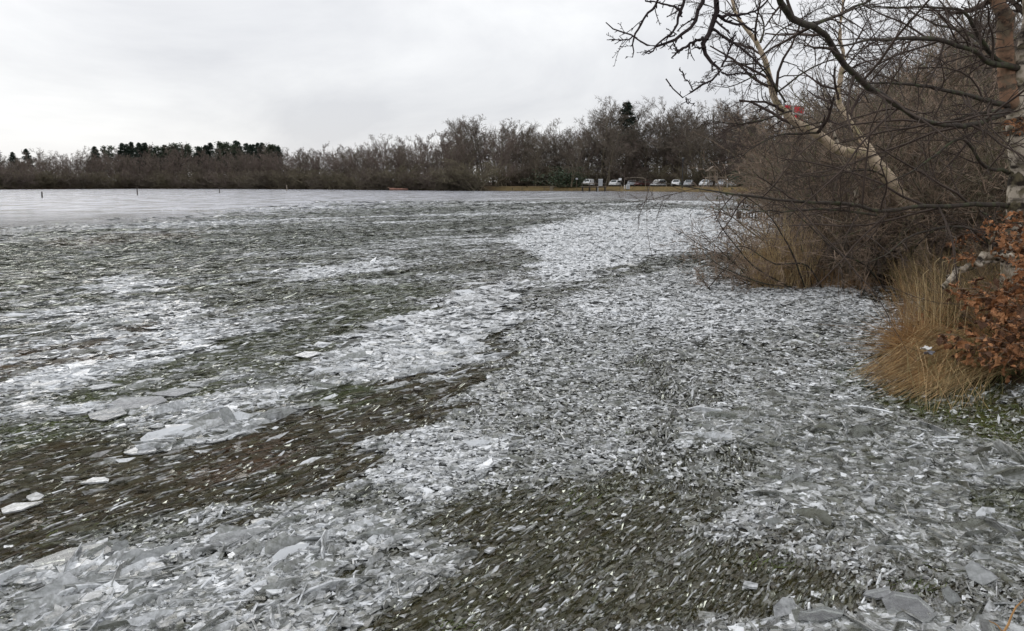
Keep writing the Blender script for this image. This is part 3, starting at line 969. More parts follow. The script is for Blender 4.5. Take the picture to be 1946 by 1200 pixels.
NEEDLE = simple('conifer_needles', (.090, .110, .075), .8, .45, 1.2, spec=.15)
NEEDLE_BLUE = simple('spruce_needles', (.055, .078, .060), .8, .4, 1.2, spec=.15)
EVERGREEN = simple('evergreen_leaves', (.045, .066, .036), .6, .45, 2.0, spec=.3)
OLIVE_LEAF = simple('ivy_leaves', (.035, .040, .018), .7, .45, 2.0, spec=.2)


def spruce(name, seed, H, wid, mat, irregular=.0):
    g = np.random.default_rng(seed)
    root = thing(name, None, None)
    P0, R0 = strands(np.zeros((1, 3)), np.array([[0, 0, 1.]]), np.array([H]), .014 * H, .02, 8, g, .005)
    tube_obj('trunk', [(P0, R0, 6)], GREYBARK, root)
    nb = 150
    t = np.sort(g.random(nb)) ** .7 * .93 + .05
    st = np.stack([0 * t, 0 * t, t * H], 1)
    az = g.random(nb) * 2 * np.pi
    ln = wid * (1 - t) ** .95 * (.6 + .6 * g.random(nb)) * (1 + irregular * g.normal(0, 1, nb)) + .03
    dr = np.stack([np.cos(az), np.sin(az), -.05 + .9 * t ** 3], 1)
    P1, R1 = strands(st, dr, np.abs(ln) + .04, .05, .02, 6, g, .05, -.05)
    tube_obj('branches', [(P1, R1, 3)], GREYBARK, root)
    P2, R2 = spawn(P1, R1, 9, .15, 1., 50, 12, .35, .5, .01, 3, g, .1, -.06)
    c = P2[:, 1:].reshape(-1, 3); d = np.repeat(P2[:, -1] - P2[:, 0], 2, 0)
    c = np.repeat(c, 2, 0) + g.normal(0, .06, (len(c) * 2, 3)); d = np.repeat(d, 2, 0)
    V, F = needles(c, unit(d), .30 * (.5 + .5 * np.clip(1.15 - c[:, 2:3] / H, 0, 1)), g)
    link('crown', mesh_np('crown', V, [F], [mat]), root)
    root['h'] = H
    return root


def pine(name, seed, H, mat):
    g = np.random.default_rng(seed)
    root = thing(name, None, None)
    P0, R0 = strands(np.zeros((1, 3)), np.array([[0, 0, 1.]]), np.array([H * .95]), .014 * H, .03, 8, g, .04)
    tube_obj('trunk', [(P0, R0, 6)], GREYBARK, root)
    P1, R1 = spawn(P0, R0, 30, .35, 1., 66, 14, .30, .5, .03, 5, g, .12, .06, taper=.8)
    tube_obj('branches', [(P1, R1, 3)], GREYBARK, root)
    P2, R2 = spawn(P1, R1, 7, .3, 1., 45, 14, .45, .5, .015, 3, g, .1, .08)
    c = np.repeat(P2.reshape(-1, 3), 3, 0); c = c + g.normal(0, .20, c.shape)
    d = np.repeat(unit(P2[:, -1] - P2[:, 0]), 9, 0) + np.array([0, 0, .5])
    V, F = needles(c, unit(d), .30, g)
    link('crown', mesh_np('crown', V, [F], [mat]), root)
    root['h'] = H
    return root


def leafy_bush(name, seed, H, wid, mat, n=2600):
    g = np.random.default_rng(seed)
    root = thing(name, None, None)
    st = g.normal(0, .15 * wid, (16, 3)) * np.array([1, 1, 0]); dr = np.array([0, 0, 1.]) + g.normal(0, .5, (16, 3))
    P0, R0 = strands(st, dr, H * (.7 + .4 * g.random(16)), .04, .015, 6, g, .12, .0)
    tube_obj('stems', [(P0, R0, 4)], GREYBARK, root)
    P1, R1 = spawn(P0, R0, 12, .15, 1, 50, 16, .4, .5, .01, 3, g)
    c = P1.reshape(-1, 3); c = np.repeat(c, max(1, n // len(c)), 0); c = c + g.normal(0, .14 * H / 2.5, c.shape); c[:, 2] = np.abs(c[:, 2])
    V, F = needles(c, g.normal(size=c.shape), .17 * H / 2.5, g)
    link('leaves', mesh_np('leaves', V, [F], [mat]), root)
    root['h'] = H
    return root


def shrub(name, seed, H, mat, bmat, stems=22, splay=.55, r_tw=.0035, n=(7, 6, 4), lean=(0, 0, 0)):
    """many stemmed bare shrub"""
    g = np.random.default_rng(seed)
    root = thing(name, None, None)
    st = g.normal(0, .16 * H / 2, (stems, 3)) * np.array([1, 1, 0])
    dr = np.array([0, 0, 1.]) + g.normal(0, splay, (stems, 3)) * np.array([1, 1, .3]) + np.array(lean)
    P0, R0 = strands(st, dr, H * (.65 + .5 * g.random(stems)), .010 * H, .004 * H / 2, 8, g, .10, .02)
    P1, R1 = spawn(P0, R0, n[0], .12, 1, 42, 14, .48, .6, r_tw * 1.6, 5, g, .14, .02)
    P2, R2 = spawn(P1, R1, n[1], .1, 1, 42, 14, .5, .6, r_tw * 1.1, 4, g, .16, .0)
    P3, R3 = spawn(P2, R2, n[2], .1, 1, 40, 14, .55, .6, r_tw * .8, 3, g, .12, .0)
    tube_obj('stems', [(P0, R0, 5), (P1, R1, 4)], bmat, root)
    tube_obj('crown', [(P2, R2, 3), (P3, R3, 3)], mat, root)
    root['h'] = H
    return root


PROTO = []
for i, (stm, tm, w_, low) in enumerate(((1, TWIG_GREY, .85, .22), (2, TWIG_DARK, .9, .14), (1, TWIG_RED, .7, .2), (3, TWIG_RED, .8, .10), (1, TWIG_DARK, 1.1, .26), (2, TWIG_GREY, .75, .2))):
    PROTO.append(bare_tree('bare_tree', 100 + i, 10.0, w_, stm, tm, GREYBARK, 1.0, .0175, low))
BUSHP = [shrub('bare_bush', 140 + i, 4.0, tm, GREYBARK, 20, .6, .014, (7, 6, 4)) for i, tm in enumerate((TWIG_OLIVE, TWIG_DARK, TWIG_RED))]
SPR = [spruce('spruce_tree', 160 + i, 10, 2.6, NEEDLE_BLUE, .12) for i in range(2)]
PIN = [pine('pine_tree', 170 + i, 10, NEEDLE) for i in range(2)]
EVG = leafy_bush('evergreen_bush', 180, 3.0, 2.4, EVERGREEN)

used = set()


def zone(px):
    for lim, w in ((120, 'at its far left end'), (340, 'below the dark conifers'), (560, 'right of the tall dark post'), (720, 'left of the driftwood log'), (860, 'behind the driftwood log'), (985, 'by the left end of the beach'),
                   (1110, 'behind the benches'), (1200, 'behind the jetty'), (1300, 'behind the red car'), (1400, 'behind the play tower'), (1e9, 'past the right end of the beach')):
        if px < lim:
            return w


def zone2(px):
    return 'left of the leaning birch' if px < 1640 else 'behind the leaning birch' if px < 1800 else 'between the two birches' if px < 1890 else 'behind the old birch'


def plant(proto, px, Y, h, label, cat, group=None, wide=1.0, z=None):
    c = GD(px, Y, 0)
    zz_ = float(land_height(np.array([c[0]]), np.array([c[1]]))[0][0]) - .05 if z is None else z
    s_ = h / proto['h']
    rz = random.uniform(0, 6.28)
    if proto.name not in used:
        used.add(proto.name)
        proto.location = (c[0], c[1], zz_); proto.rotation_euler = (0, 0, rz); proto.scale = (s_ * wide, s_ * wide, s_)
        return tag(proto, label, cat, group)
    return dup(proto, (c[0], c[1], zz_), rz, (s_ * wide, s_ * wide, s_), label, group, cat)


random.seed(5)
SKY_X = [-400, 0, 90, 160, 240, 330, 420, 500, 560, 640, 700, 780, 830, 870, 900, 960, 1000, 1040, 1090, 1130, 1160, 1200, 1240, 1280, 1340, 1400, 1430, 1480, 1560, 1700]
SKY_Y = [296, 300, 297, 292, 289, 290, 286, 284, 287, 277, 272, 265, 262, 250, 240, 234, 238, 242, 238, 215, 212, 228, 216, 204, 200, 203, 228, 240, 205, 190]
SH_X = [a for a, _ in shore_px[2:17]]; SH_Y = [b_ for _, b_ in shore_px[2:17]]


def shore_dist(px):
    return float(np.interp(px, SH_X, SH_Y))


def tree_h(px, Y):
    return (349 - float(np.interp(px, SKY_X, SKY_Y))) / FPX * Y + EYE


# rows of trees along the far shore: back rows reach the skyline, front rows are lower
for row, (off_, step, hf, kinds) in enumerate(((26, 23, 1.0, (0, 2, 5, 0, 2)), (17, 23, .93, (2, 3, 1, 5)), (10, 21, .80, (3, 1, 2, 3)))):
    px = -190.0
    while px < 890:
        Y = shore_dist(px) + off_ + random.uniform(-3, 3)
        h = tree_h(px, Y) * hf * random.uniform(.84, 1.04)
        k = random.choice(kinds)
        lab = {0: 'bare grey tree', 1: 'bare dark forked tree', 2: 'bare slim reddish tree', 3: 'bare reddish bushy tree', 5: 'bare grey forked tree'}[k] + (
            ' back row over the lake ' if row == 0 else ' middle row over lake ' if row == 1 else ' front row over the lake ') + zone(px)
        plant(PROTO[k], px, Y, h, lab, 'tree', 'bare trees of the wood across the lake')
        px += step * random.uniform(.75, 1.25)
px = -190.0
while px < 900:
    Y = shore_dist(px) + random.uniform(2.5, 5)
    plant(BUSHP[random.choice((0, 0, 1, 2))], px, Y, random.uniform(4.2, 6.5), 'low bare bush at the waterline across the lake ' + zone(px), 'bush', 'bushes along the waterline across the lake', 1.35)
    px += 16 * random.uniform(.75, 1.25)
# conifers that show above the wood at the left
for px, y_, k in ((8, 292, 'p'), (30, 297, 'p'), (56, 291, 's'), (186, 286, 's'), (214, 284, 'p'), (238, 280, 's'), (247, 282, 's'), (268, 281, 'p'), (281, 279, 's'), (302, 284, 'p'), (318, 283, 'p'),
                  (332, 286, 's'), (356, 288, 'p'), (384, 286, 'p'), (404, 279, 'p'), (424, 280, 'p'), (440, 281, 'p'), (456, 277, 'p'), (472, 280, 'p'), (486, 282, 's'), (502, 279, 's'), (516, 282, 's'), (532, 286, 'p')):
    Y = shore_dist(px) + 31
    h = (349 - y_) / FPX * Y + EYE - .1
    k = 's' if random.random() < .5 else k
    pr = random.choice(SPR if k == 's' else PIN)
    plant(pr, px, Y, h, ('dark pointed spruce' if k == 's' else 'dark round topped pine') + ' above the bare wood ' + ('at its far end' if px < 120 else 'behind the tall dark post' if px < 290 else 'left of the third dark post' if px < 400 else 'behind the third dark post' if px < 470 else 'left of the pale post'),
          'spruce' if k == 's' else 'pine', 'conifers above the wood across the lake', 1.6 if k == 's' else 1.5)
for px in np.arange(186, 548, 14.0):
    Y = shore_dist(px) + random.uniform(27, 33)
    h = (349 - float(np.interp(px, [186, 240, 330, 400, 470, 548], [292, 286, 288, 285, 282, 290])) - random.uniform(-9, 1)) / FPX * Y + EYE
    k = random.random() < .65
    if random.random() < .25:
        continue
    plant(random.choice(SPR if k else PIN), px, Y, h, ('dark pointed spruce' if k else 'dark round topped pine') + ' in the row of conifers over the wood at the left', 'spruce' if k else 'pine', 'conifers above the wood across the lake', random.uniform(1.1, 1.6))
# trees behind the beach and the car park
for row, (off_, step, hf, kinds) in enumerate(((48, 24, 1.0, (0, 4, 5, 1)), (41, 27, .92, (1, 4, 5)), (34, 36, .72, (3, 1, 2)))):
    px = 880.0
    while px < 1530:
        Y = min(shore_dist(px), 186) + off_ + random.uniform(-4, 4)
        h = tree_h(px, Y) * hf * random.uniform(.82, 1.03)
        plant(PROTO[random.choice(kinds)], px, Y, h, 'bare tree ' + ('at the back of the wood' if row == 0 else 'in the middle of the wood' if row == 1 else 'at the front of the wood') + ' ' + zone(px), 'tree',
              'bare trees behind the beach', 1.05)
        px += step * random.uniform(.75, 1.25)
px = 985.0
while px < 1530:
    Y = min(shore_dist(px), 186) + random.uniform(29, 40)
    plant(BUSHP[random.choice((1, 1, 2, 0))], px, Y, random.uniform(3.5, 6.0), 'bare undergrowth bush at the edge of the wood ' + zone(px), 'bush', 'undergrowth bushes behind the parked cars', 1.4)
    px += 17 * random.uniform(.75, 1.25)
# ones that can be told apart
plant(BUSHP[0], 905, 191, 7.0, 'wide olive bare bush standing out at the left end of the beach', 'bush', None, 1.6)
plant(BUSHP[1], 868, 197, 6.5, 'dark bare bush left of the wide olive bush at the beach end', 'bush', None, 1.3)
plant(PROTO[3], 945, 198, 14.0, 'broad many stemmed bare tree rising behind the wide olive bush', 'tree', None, 1.0)
plant(PROTO[4], 1018, 205, 12.8, 'bare tree with spreading pale limbs behind the left end of the beach', 'tree', None, .9)
plant(PROTO[1], 1084, 193, 13.5, 'dark two stemmed tree on the grass left of the jetty', 'tree', None, .85)
plant(PROTO[0], 1142, 216, 19.5, 'tallest bare grey tree behind the white van', 'tree', None, .95)
plant(PROTO[5], 1152, 205, 16.5, 'bare two stemmed tree just left of the white hatchback', 'tree', None, .95)
plant(SPR[0], 1188, 224, 22.3, 'single tall dark spruce above the white hatchback', 'spruce', None, 1.45)
plant(PROTO[1], 1285, 218, 21.5, 'broad dark bare tree behind the lamp post', 'tree', None, 1.0)
plant(PROTO[4], 1362, 206, 18.5, 'broad bare tree with forked dark trunk beside the play tower', 'tree', None, 1.1)
plant(PROTO[4], 1400, 222, 21.0, 'round crowned dark tree behind the play tower', 'tree', None, 1.05)
plant(SPR[1], 1428, 218, 18.0, 'dark spruce at the right end of the wood behind the beach', 'spruce', None, 1.0)
for px, Y, h in ((962, 214, 5.5), (985, 216, 6.0), (1008, 214, 5.0), (1030, 218, 6.0), (1052, 220, 5.5), (1100, 216, 5.0)):
    plant(BUSHP[random.choice((0, 1))], px, Y, h, 'bare bush closing the gap between the trunks behind the benches', 'bush', 'undergrowth bushes behind the parked cars', 1.6)
plant(EVG, 1062, 194, 4.6, 'round dark evergreen bush on the grass left of the jetty', 'bush', None, 1.7)
plant(EVG, 1085, 197, 4.0, 'smaller evergreen bush right of the round one left of the jetty', 'bush', None, 1.2)
plant(EVG, 1282, 208, 3.0, 'evergreen bush behind the green and white car', 'bush', None, 1.3)
plant(EVG, 1418, 172, 3.4, 'evergreen bush right of the play tower', 'bush', None, 1.6)
plant(BUSHP[2], 1212, 212, 4.5, 'reddish bare bush behind the red car', 'bush', None, 1.3)
plant(BUSHP[2], 1388, 206, 4.0, 'reddish bare bush behind the swing frame', 'bush', None, 1.3)
plant(BUSHP[0], 1450, 160, 4.4, 'olive bare bush at the right end of the beach', 'bush', None, 1.4)
plant(BUSHP[1], 1490, 145, 5.0, 'dark bare bush where the beach meets the right bank', 'bush', None, 1.3)

# the depth of the wood behind: one mass of stems and twigs
g = np.random.default_rng(77)
n = 26000
px = g.uniform(-220, 1560, n); Y = np.interp(px, SH_X, np.minimum(SH_Y, 190 + 0 * np.array(SH_Y)) if False else SH_Y)
Y = np.where(px > 880, np.minimum(Y, 186) + g.uniform(40, 64, n), Y + g.uniform(10, 42, n))
Hh = ((349 - np.interp(px, SKY_X, SKY_Y)) / FPX * Y + EYE) * .80
xs = (px - 973) / FPX * (Y * CP + .8 * SP)
z0 = g.random(n) ** 1.25 * Hh * .98 - .5
st = np.stack([xs, Y, z0 + .6], 1)
dr = np.stack([g.normal(0, .55, n), g.normal(0, .55, n), .6 + .6 * g.random(n)], 1)
Pn, Rn = strands(st, dr, Hh * (.08 + .20 * g.random(n)), .034, .018, 2, g, .18, .05)
n2_ = 500
i2 = g.integers(0, n, n2_)
Ps, Rs = strands(st[i2] * np.array([1, 1, 0]) + np.array([0, 0, .5]), np.array([0, 0, 1.]) + g.normal(0, .06, (n2_, 3)), Hh[i2] * .75, .11, .04, 5, g, .04)
tag(tube_obj('distant_wood', [(Pn, Rn, 3), (Ps, Rs, 4)], TWIG_RED), 'dim mass of stems and twigs deep in the wood across the lake', None, None, 'stuff')
# ------------------------------------------------------------------ trees and shrubs of the near right bank
def path(pts, Y=None):
    """pts: (column,row,distance,radius) -> world points with radius"""
    a = np.array([p if len(p) == 4 else (p[0], p[1], Y, p[2]) for p in pts], float)
    w = P(a[:, 0], a[:, 1], a[:, 2])
    return np.concatenate([w, a[:, 3:4]], 1)


def limb(pts, k=14, wob_=1.0):
    r = resample(pts, k)
    if wob_ > 0:                    # no branch is a smooth curve
        q_ = np.cumsum(rng.normal(0, 1, (k, 3)), 0); q_ -= np.linspace(0, 1, k)[:, None] * q_[-1]
        r[:, :3] += q_ * wob_ * (.25 * r[:, 3:4] + .0025) + rng.normal(0, .12, (k, 3)) * wob_ * r[:, 3:4]
        r[1:-1, 3] *= np.exp(rng.normal(0, .07, k - 2))
    return r[None, :, :3], np.maximum(r[None, :, 3], .0015)


def stack(ls):
    k = max(l[0].shape[1] for l in ls)
    Ps, Rs = [], []
    for Pn, Rn in ls:
        q_ = resample(np.concatenate([Pn[0], Rn[0][:, None]], 1), k)
        Ps.append(q_[:, :3]); Rs.append(q_[:, 3])
    return np.array(Ps), np.maximum(np.array(Rs), .001)


def twigs_on(Pn, Rn, g, n=(10, 6, 4), ln=(.40, .45, .5), ang=48, rt=.0022, t0=.15, lift=.0, bias=None, absl=None):
    P1, R1 = spawn(Pn, Rn, n[0], t0, 1., ang, 14, ln[0], .5, rt * 1.7, 7, g, .13, lift, .05, length=absl, bias=bias, taper=.82)
    P2, R2 = spawn(P1, R1, n[1], .12, 1., 44, 15, ln[1], .6, rt * 1.15, 5, g, .16, lift, .05)
    P3, R3 = spawn(P2, R2, n[2], .1, 1., 42, 15, ln[2], .6, rt * .8, 3, g, .14, lift)
    return [(P1, R1, 4), (P2, R2, 3), (P3, R3, 3)]


g = np.random.default_rng(31)

# ---- leaning birch
lb = thing('birch_tree', 'leaning birch with pale peeling trunk bent over the bare shrubs towards the lake', 'tree', tuple(G(1772, 546)))
inv = Matrix.Translation(-Vector(lb.location))


def child_tube(name, groups, mat, root):
    me = tube_mesh(name, groups, mat)
    me.transform(Matrix.Translation(-Vector(root.location)))
    return link(name, me, root)


T1 = limb(path([(1776, 556, 13.5, .15), (1750, 470, 13.5, .125), (1728, 402, 13.5, .115), (1700, 358, 13.4, .10), (1672, 315, 13.3, .095), (1648, 285, 13.3, .09)]), 14)
T1b = limb(path([(1650, 288, 13.3, .085), (1625, 281, 13.25, .085), (1597, 272, 13.2, .082), (1560, 250, 13.1, .072), (1520, 229, 13, .06), (1497, 205, 12.95, .054), (1480, 175, 12.9, .05), (1462, 125, 12.8, .043), (1444, 82, 12.75, .036), (1418, 50, 12.7, .03), (1398, 15, 12.6, .024), (1385, -40, 12.6, .016), (1380, -120, 12.6, .006)]), 26)
T2 = limb(path([(1652, 290, 13.3, .06), (1638, 268, 13.35, .055), (1624, 252, 13.4, .05), (1612, 228, 13.45, .048), (1596, 208, 13.5, .046), (1589, 190, 13.5, .044), (1592, 150, 13.5, .04), (1600, 110, 13.5, .034), (1592, 70, 13.5, .028), (1600, 20, 13.5, .02), (1604, -60, 13.5, .008)]), 20)
T3 = limb(path([(1772, 552, 13.7, .06), (1730, 505, 13.8, .055), (1690, 465, 13.9, .05), (1655, 432, 14, .045), (1628, 392, 14, .042), (1619, 350, 14, .040), (1606, 318, 14, .036), (1592, 290, 14, .03), (1584, 262, 14, .024), (1570, 215, 14, .014), (1566, 160, 14, .005)]), 20)
child_tube('trunk', [(T1[0], T1[1], 10), (T1b[0], T1b[1], 10)], BIRCH, lb)
child_tube('stem', [(T2[0], T2[1], 8)], BIRCH, lb)
child_tube('stem', [(T3[0], T3[1], 8)], BIRCH_PALE, lb)
BL = [limb(path(p), 14) for p in (
    [(1478, 172, 12.9, .018), (1452, 128, 12.6, .014), (1420, 120, 12.3, .011), (1380, 125, 12.1, .007), (1340, 138, 12, .003)],
    [(1492, 195, 12.9, .018), (1455, 140, 12.7, .014), (1412, 95, 12.5, .010), (1370, 65, 12.3, .007), (1330, 50, 12.2, .003)],
    [(1444, 82, 12.75, .018), (1452, 50, 12.9, .014), (1438, 20, 12.9, .010), (1430, -30, 12.9, .006)],
    [(1450, 98, 12.8, .014), (1480, 62, 13.1, .012), (1530, 30, 13.5, .009), (1580, 5, 13.9, .005)],
    [(1505, 212, 12.95, .016), (1440, 232, 12.5, .012), (1390, 236, 12.2, .008), (1340, 228, 12, .004)],
    [(1480, 175, 12.9, .016), (1540, 130, 13.2, .013), (1610, 105, 13.5, .010), (1690, 95, 13.9, .006), (1760, 60, 14.2, .003)],
    [(1560, 250, 13.1, .018), (1490, 255, 12.6, .015), (1440, 275, 12.3, .011), (1405, 300, 12.1, .007), (1385, 318, 12, .003)],
    [(1600, 120, 13.5, .014), (1570, 80, 13.4, .011), (1540, 60, 13.2, .008), (1500, 50, 13, .004)],
    [(1592, 150, 13.5, .014), (1640, 90, 13.8, .011), (1680, 40, 14.1, .008), (1700, -20, 14.3, .004)],
    [(1462, 125, 12.8, .014), (1420, 150, 12.5, .010), (1375, 165, 12.3, .006), (1330, 155, 12.2, .003)],
    [(1418, 50, 12.7, .012), (1370, 20, 12.5, .009), (1320, 5, 12.3, .005), (1280, 10, 12.2, .003)],
    [(1703, 352, 13.4, .022), (1660, 322, 13.1, .016), (1610, 325, 12.8, .012), (1560, 335, 12.6, .008), (1500, 332, 12.4, .004)],
    [(1624, 252, 13.4, .014), (1580, 232, 13.2, .011), (1520, 240, 13, .008), (1470, 250, 12.8, .004)],
)]
child_tube('branches', [(p_, r_, 5) for p_, r_ in BL], DARKBARK, lb)
Pb, Rb = stack(BL + [T1b, T2])
child_tube('twigs', twigs_on(Pb, Rb, g, (14, 7, 4), (.42, .42, .5), 50, .0026, .2, -.015), TWIG_BIRCH, lb)

# ---- the two stemmed birch at the right edge, with drooping limbs over the water
rb = thing('birch_tree', 'old white and orange barked birch at the right edge with drooping limbs over the water', 'tree', tuple(G(1905, 604)))
R1_ = limb(path([(a + 7, b_, c_, d_ * .86) for a, b_, c_, d_ in [(1896, 612, 10, .19), (1903, 540, 10, .165), (1908, 470, 10, .155), (1916, 400, 10, .148), (1924, 320, 10, .14), (1922, 262, 10, .138), (1920, 225, 10, .13), (1928, 180, 10, .12), (1938, 120, 10, .11), (1946, 60, 10, .10), (1950, -20, 10, .09), (1952, -140, 10, .07)]]), 24, .5)
R2_ = limb(path([(1926, 200, 10, .11), (1914, 160, 10, .105), (1904, 100, 10, .10), (1894, 55, 9.95, .095), (1880, 10, 9.9, .085), (1860, -50, 9.9, .07), (1845, -130, 9.9, .055)]), 16)
R3_ = limb(path([(1934, 600, 10.3, .14), (1942, 520, 10.3, .13), (1946, 420, 10.3, .12), (1950, 330, 10.3, .11), (1944, 262, 10.2, .10), (1934, 215, 10.1, .09)]), 16)
child_tube('trunk', [(R1_[0], R1_[1], 12)], BIRCH_PALE, rb)
child_tube('stem', [(R2_[0], R2_[1], 10)], ORANGE, rb)
child_tube('stem', [(R3_[0], R3_[1], 10)], BIRCH_PALE, rb)
RL = [limb(path(p) * np.array([1, 1, 1, .86]), 26) for p in (
    # the long dark drooping limb
    [(1922, 210, 10, .050), (1890, 222, 9.6, .042), (1856, 238, 9.2, .036), (1830, 246, 8.9, .033), (1795, 238, 8.5, .030), (1765, 232, 8.2, .028), (1725, 212, 7.9, .028), (1692, 194, 7.6, .028), (1662, 172, 7.4, .028), (1640, 156, 7.2, .029), (1610, 122, 7.0, .031), (1592, 98, 6.8, .034), (1570, 68, 6.6, .034), (1545, 46, 6.4, .032), (1525, 44, 6.2, .030), (1500, 36, 6.0, .028), (1484, 8, 5.8, .026), (1470, -40, 5.6, .024), (1460, -110, 5.4, .02)],
    [(1545, 46, 6.4, .018), (1585, 32, 6.6, .016), (1625, 14, 6.9, .014), (1665, -6, 7.2, .012), (1720, -50, 7.5, .008)],
    [(1940, 130, 10, .045), (1890, 120, 9.6, .038), (1850, 98, 9.3, .032), (1800, 82, 8.9, .027), (1740, 78, 8.5, .022), (1680, 78, 8.1, .018), (1640, 80, 7.9, .014), (1600, 90, 7.6, .010), (1560, 84, 7.4, .005)],
    [(1925, 205, 10, .045), (1880, 196, 9.7, .036), (1845, 184, 9.4, .030), (1790, 172, 9.1, .026), (1750, 166, 8.9, .020), (1700, 160, 8.6, .015), (1650, 158, 8.3, .009), (1610, 150, 8.1, .004)],
    [(1936, 128, 10, .036), (1890, 105, 9.8, .030), (1855, 60, 9.6, .026), (1830, 22, 9.4, .020), (1780, 14, 9.2, .016), (1700, 16, 8.9, .012), (1640, 12, 8.6, .006)],
    [(1924, 125, 10, .04), (1880, 100, 10.4, .032), (1840, 60, 10.8, .025), (1780, 45, 11.2, .016), (1720, 15, 11.6, .008)],
    [(1918, 212, 10, .035), (1880, 214, 10.5, .028), (1830, 226, 11, .022), (1780, 238, 11.4, .017), (1720, 242, 11.8, .010), (1640, 236, 12.2, .004)],
    [(1916, 395, 10, .05), (1870, 391, 9.7, .044), (1820, 394, 9.4, .040), (1770, 398, 9.1, .036), (1710, 404, 8.8, .032), (1660, 409, 8.5, .030), (1600, 392, 8.2, .028), (1560, 393, 8.0, .025), (1500, 388, 7.7, .022), (1440, 378, 7.4, .018), (1390, 372, 7.1, .013), (1330, 362, 6.8, .008), (1270, 350, 6.5, .005), (1215, 344, 6.3, .003)],
    [(1662, 408, 8.5, .022), (1610, 402, 8.3, .019), (1560, 400, 8.1, .016), (1500, 406, 7.9, .012), (1440, 404, 7.7, .008), (1400, 398, 7.5, .004)],
    [(1916, 330, 10, .03), (1870, 318, 9.7, .024), (1830, 268, 9.4, .018), (1770, 300, 9.1, .014), (1720, 330, 8.8, .009), (1650, 365, 8.6, .004)],
    [(1912, 500, 10, .035), (1886, 470, 9.7, .028), (1880, 440, 9.5, .024), (1893, 420, 9.4, .016), (1860, 400, 9.2, .010)],
    [(1905, 480, 10, .03), (1850, 440, 9.6, .022), (1790, 432, 9.3, .018), (1735, 446, 9, .014), (1690, 480, 8.8, .010), (1650, 500, 8.6, .005)],
)]
child_tube('limbs', [(p_, r_, 7) for p_, r_ in RL[:7] + RL[9:]], DARKBARK, rb)
child_tube('limb', [(RL[7][0], RL[7][1] * .8, 7), (RL[8][0], RL[8][1] * .8, 6)], DARKBARK, rb)
Pb, Rb = stack(RL)
child_tube('twigs', twigs_on(Pb, Rb, g, (17, 7, 4), (.26, .45, .5), 55, .0019, .12, -.02), TWIG_NEAR, rb)
Pb, Rb = stack([R2_, R1_])
child_tube('twigs', twigs_on(Pb, Rb, g, (12, 8, 4), (.5, .4, .45), 60, .002, .6, -.02, absl=1.5), TWIG_NEAR, rb)

# ---- alder whose branch hangs into the picture from above
al = thing('alder_tree', 'dark alder branch with knobbly buds hanging down from above against the sky', 'tree', (3.6, 1.4, -.05))
trunk_ = np.array([[3.6, 1.4, -.1, .13], [3.5, 1.5, 1.4, .12], [3.3, 1.9, 2.8, .10], [2.9, 2.7, 3.7, .075], [2.3, 3.6, 4.05, .05], [1.7, 4.1, 3.95, .035]])
top_ = P(1368, -60, 4.2)
AL_T = limb(np.concatenate([trunk_, [[top_[0], top_[1], top_[2], .017]]]), 20)
AB = [limb(path(p, 4.2), 16) for p in (
    [(1368, -60, .016), (1368, 0, .0145), (1364, 31, .0135), (1352, 52, .0125), (1339, 68, .0125), (1340, 84, .011), (1344, 96, .010), (1362, 121, .0085), (1372, 135, .0075), (1356, 150, .0062), (1335, 162, .0055), (1317, 171, .005), (1304, 181, .0045), (1294, 184, .004), (1278, 168, .0032), (1265, 150, .0036)],
    [(1339, 68, .0085), (1317, 82, .007), (1304, 89, .0065), (1292, 97, .006), (1284, 104, .005), (1276, 111, .003)],
    [(1337, -40, .011), (1337, 0, .0105), (1328, 22, .0095), (1319, 43, .009), (1300, 56, .0085), (1280, 68, .0075), (1262, 76, .006), (1243, 80, .0055), (1222, 77, .005), (1208, 66, .0045), (1190, 61, .004), (1167, 55, .0035), (1158, 48, .003), (1151, 43, .0025)],
    [(1268, -40, .006), (1255, 0, .006), (1240, 17, .0058), (1224, 37, .0055), (1216, 53, .0052), (1210, 68, .005), (1206, 80, .0042), (1204, 93, .0034), (1203, 109, .003), (1190, 108, .0022)],
    [(1300, -40, .008), (1298, 0, .008), (1290, 30, .007), (1286, 50, .0058), (1275, 68, .005), (1260, 80, .0042), (1250, 90, .0038), (1238, 100, .0034), (1224, 99, .003)],
    [(1203, 70, .0035), (1198, 80, .0034), (1188, 81, .0034), (1172, 78, .003), (1158, 76, .0025)],
    [(1317, 171, .0034), (1308, 155, .0032), (1298, 142, .003), (1291, 131, .0034)],
    [(1304, 184, .0036), (1305, 190, .003), (1311, 195, .0026), (1318, 198, .0022)],
    [(1367, 30, .0085), (1392, 26, .0075), (1420, 22, .006), (1450, 10, .005), (1470, -20, .004)],
    [(1368, 32, .0075), (1395, 44, .0065), (1425, 56, .0055), (1440, 62, .0035)],
    [(1353, 55, .007), (1390, 78, .006), (1415, 92, .005), (1432, 108, .0045), (1438, 120, .003)],
    [(1374, 128, .006), (1385, 105, .005), (1392, 82, .0045), (1398, 60, .003)],
    [(1340, 90, .005), (1330, 95, .004), (1322, 90, .003), (1318, 82, .002)],
    [(1232, -20, .004), (1228, 1, .0035), (1250, 8, .004), (1275, 16, .005), (1296, 26, .006)],
    [(1292, 97, .004), (1285, 90, .0035), (1277, 86, .003), (1274, 94, .002)],
    [(1282, 66, .004), (1272, 74, .0035), (1262, 88, .003), (1256, 92, .002)],
    [(1372, 136, .005), (1382, 142, .0045), (1392, 141, .0035), (1420, 137, .002)],
)]
child_tube('trunk', [(AL_T[0], AL_T[1], 10)], DARKBARK, al)
BUDBARK = simple('alder_bark', (.038, .027, .028), .75, .3, 20., spec=.25)
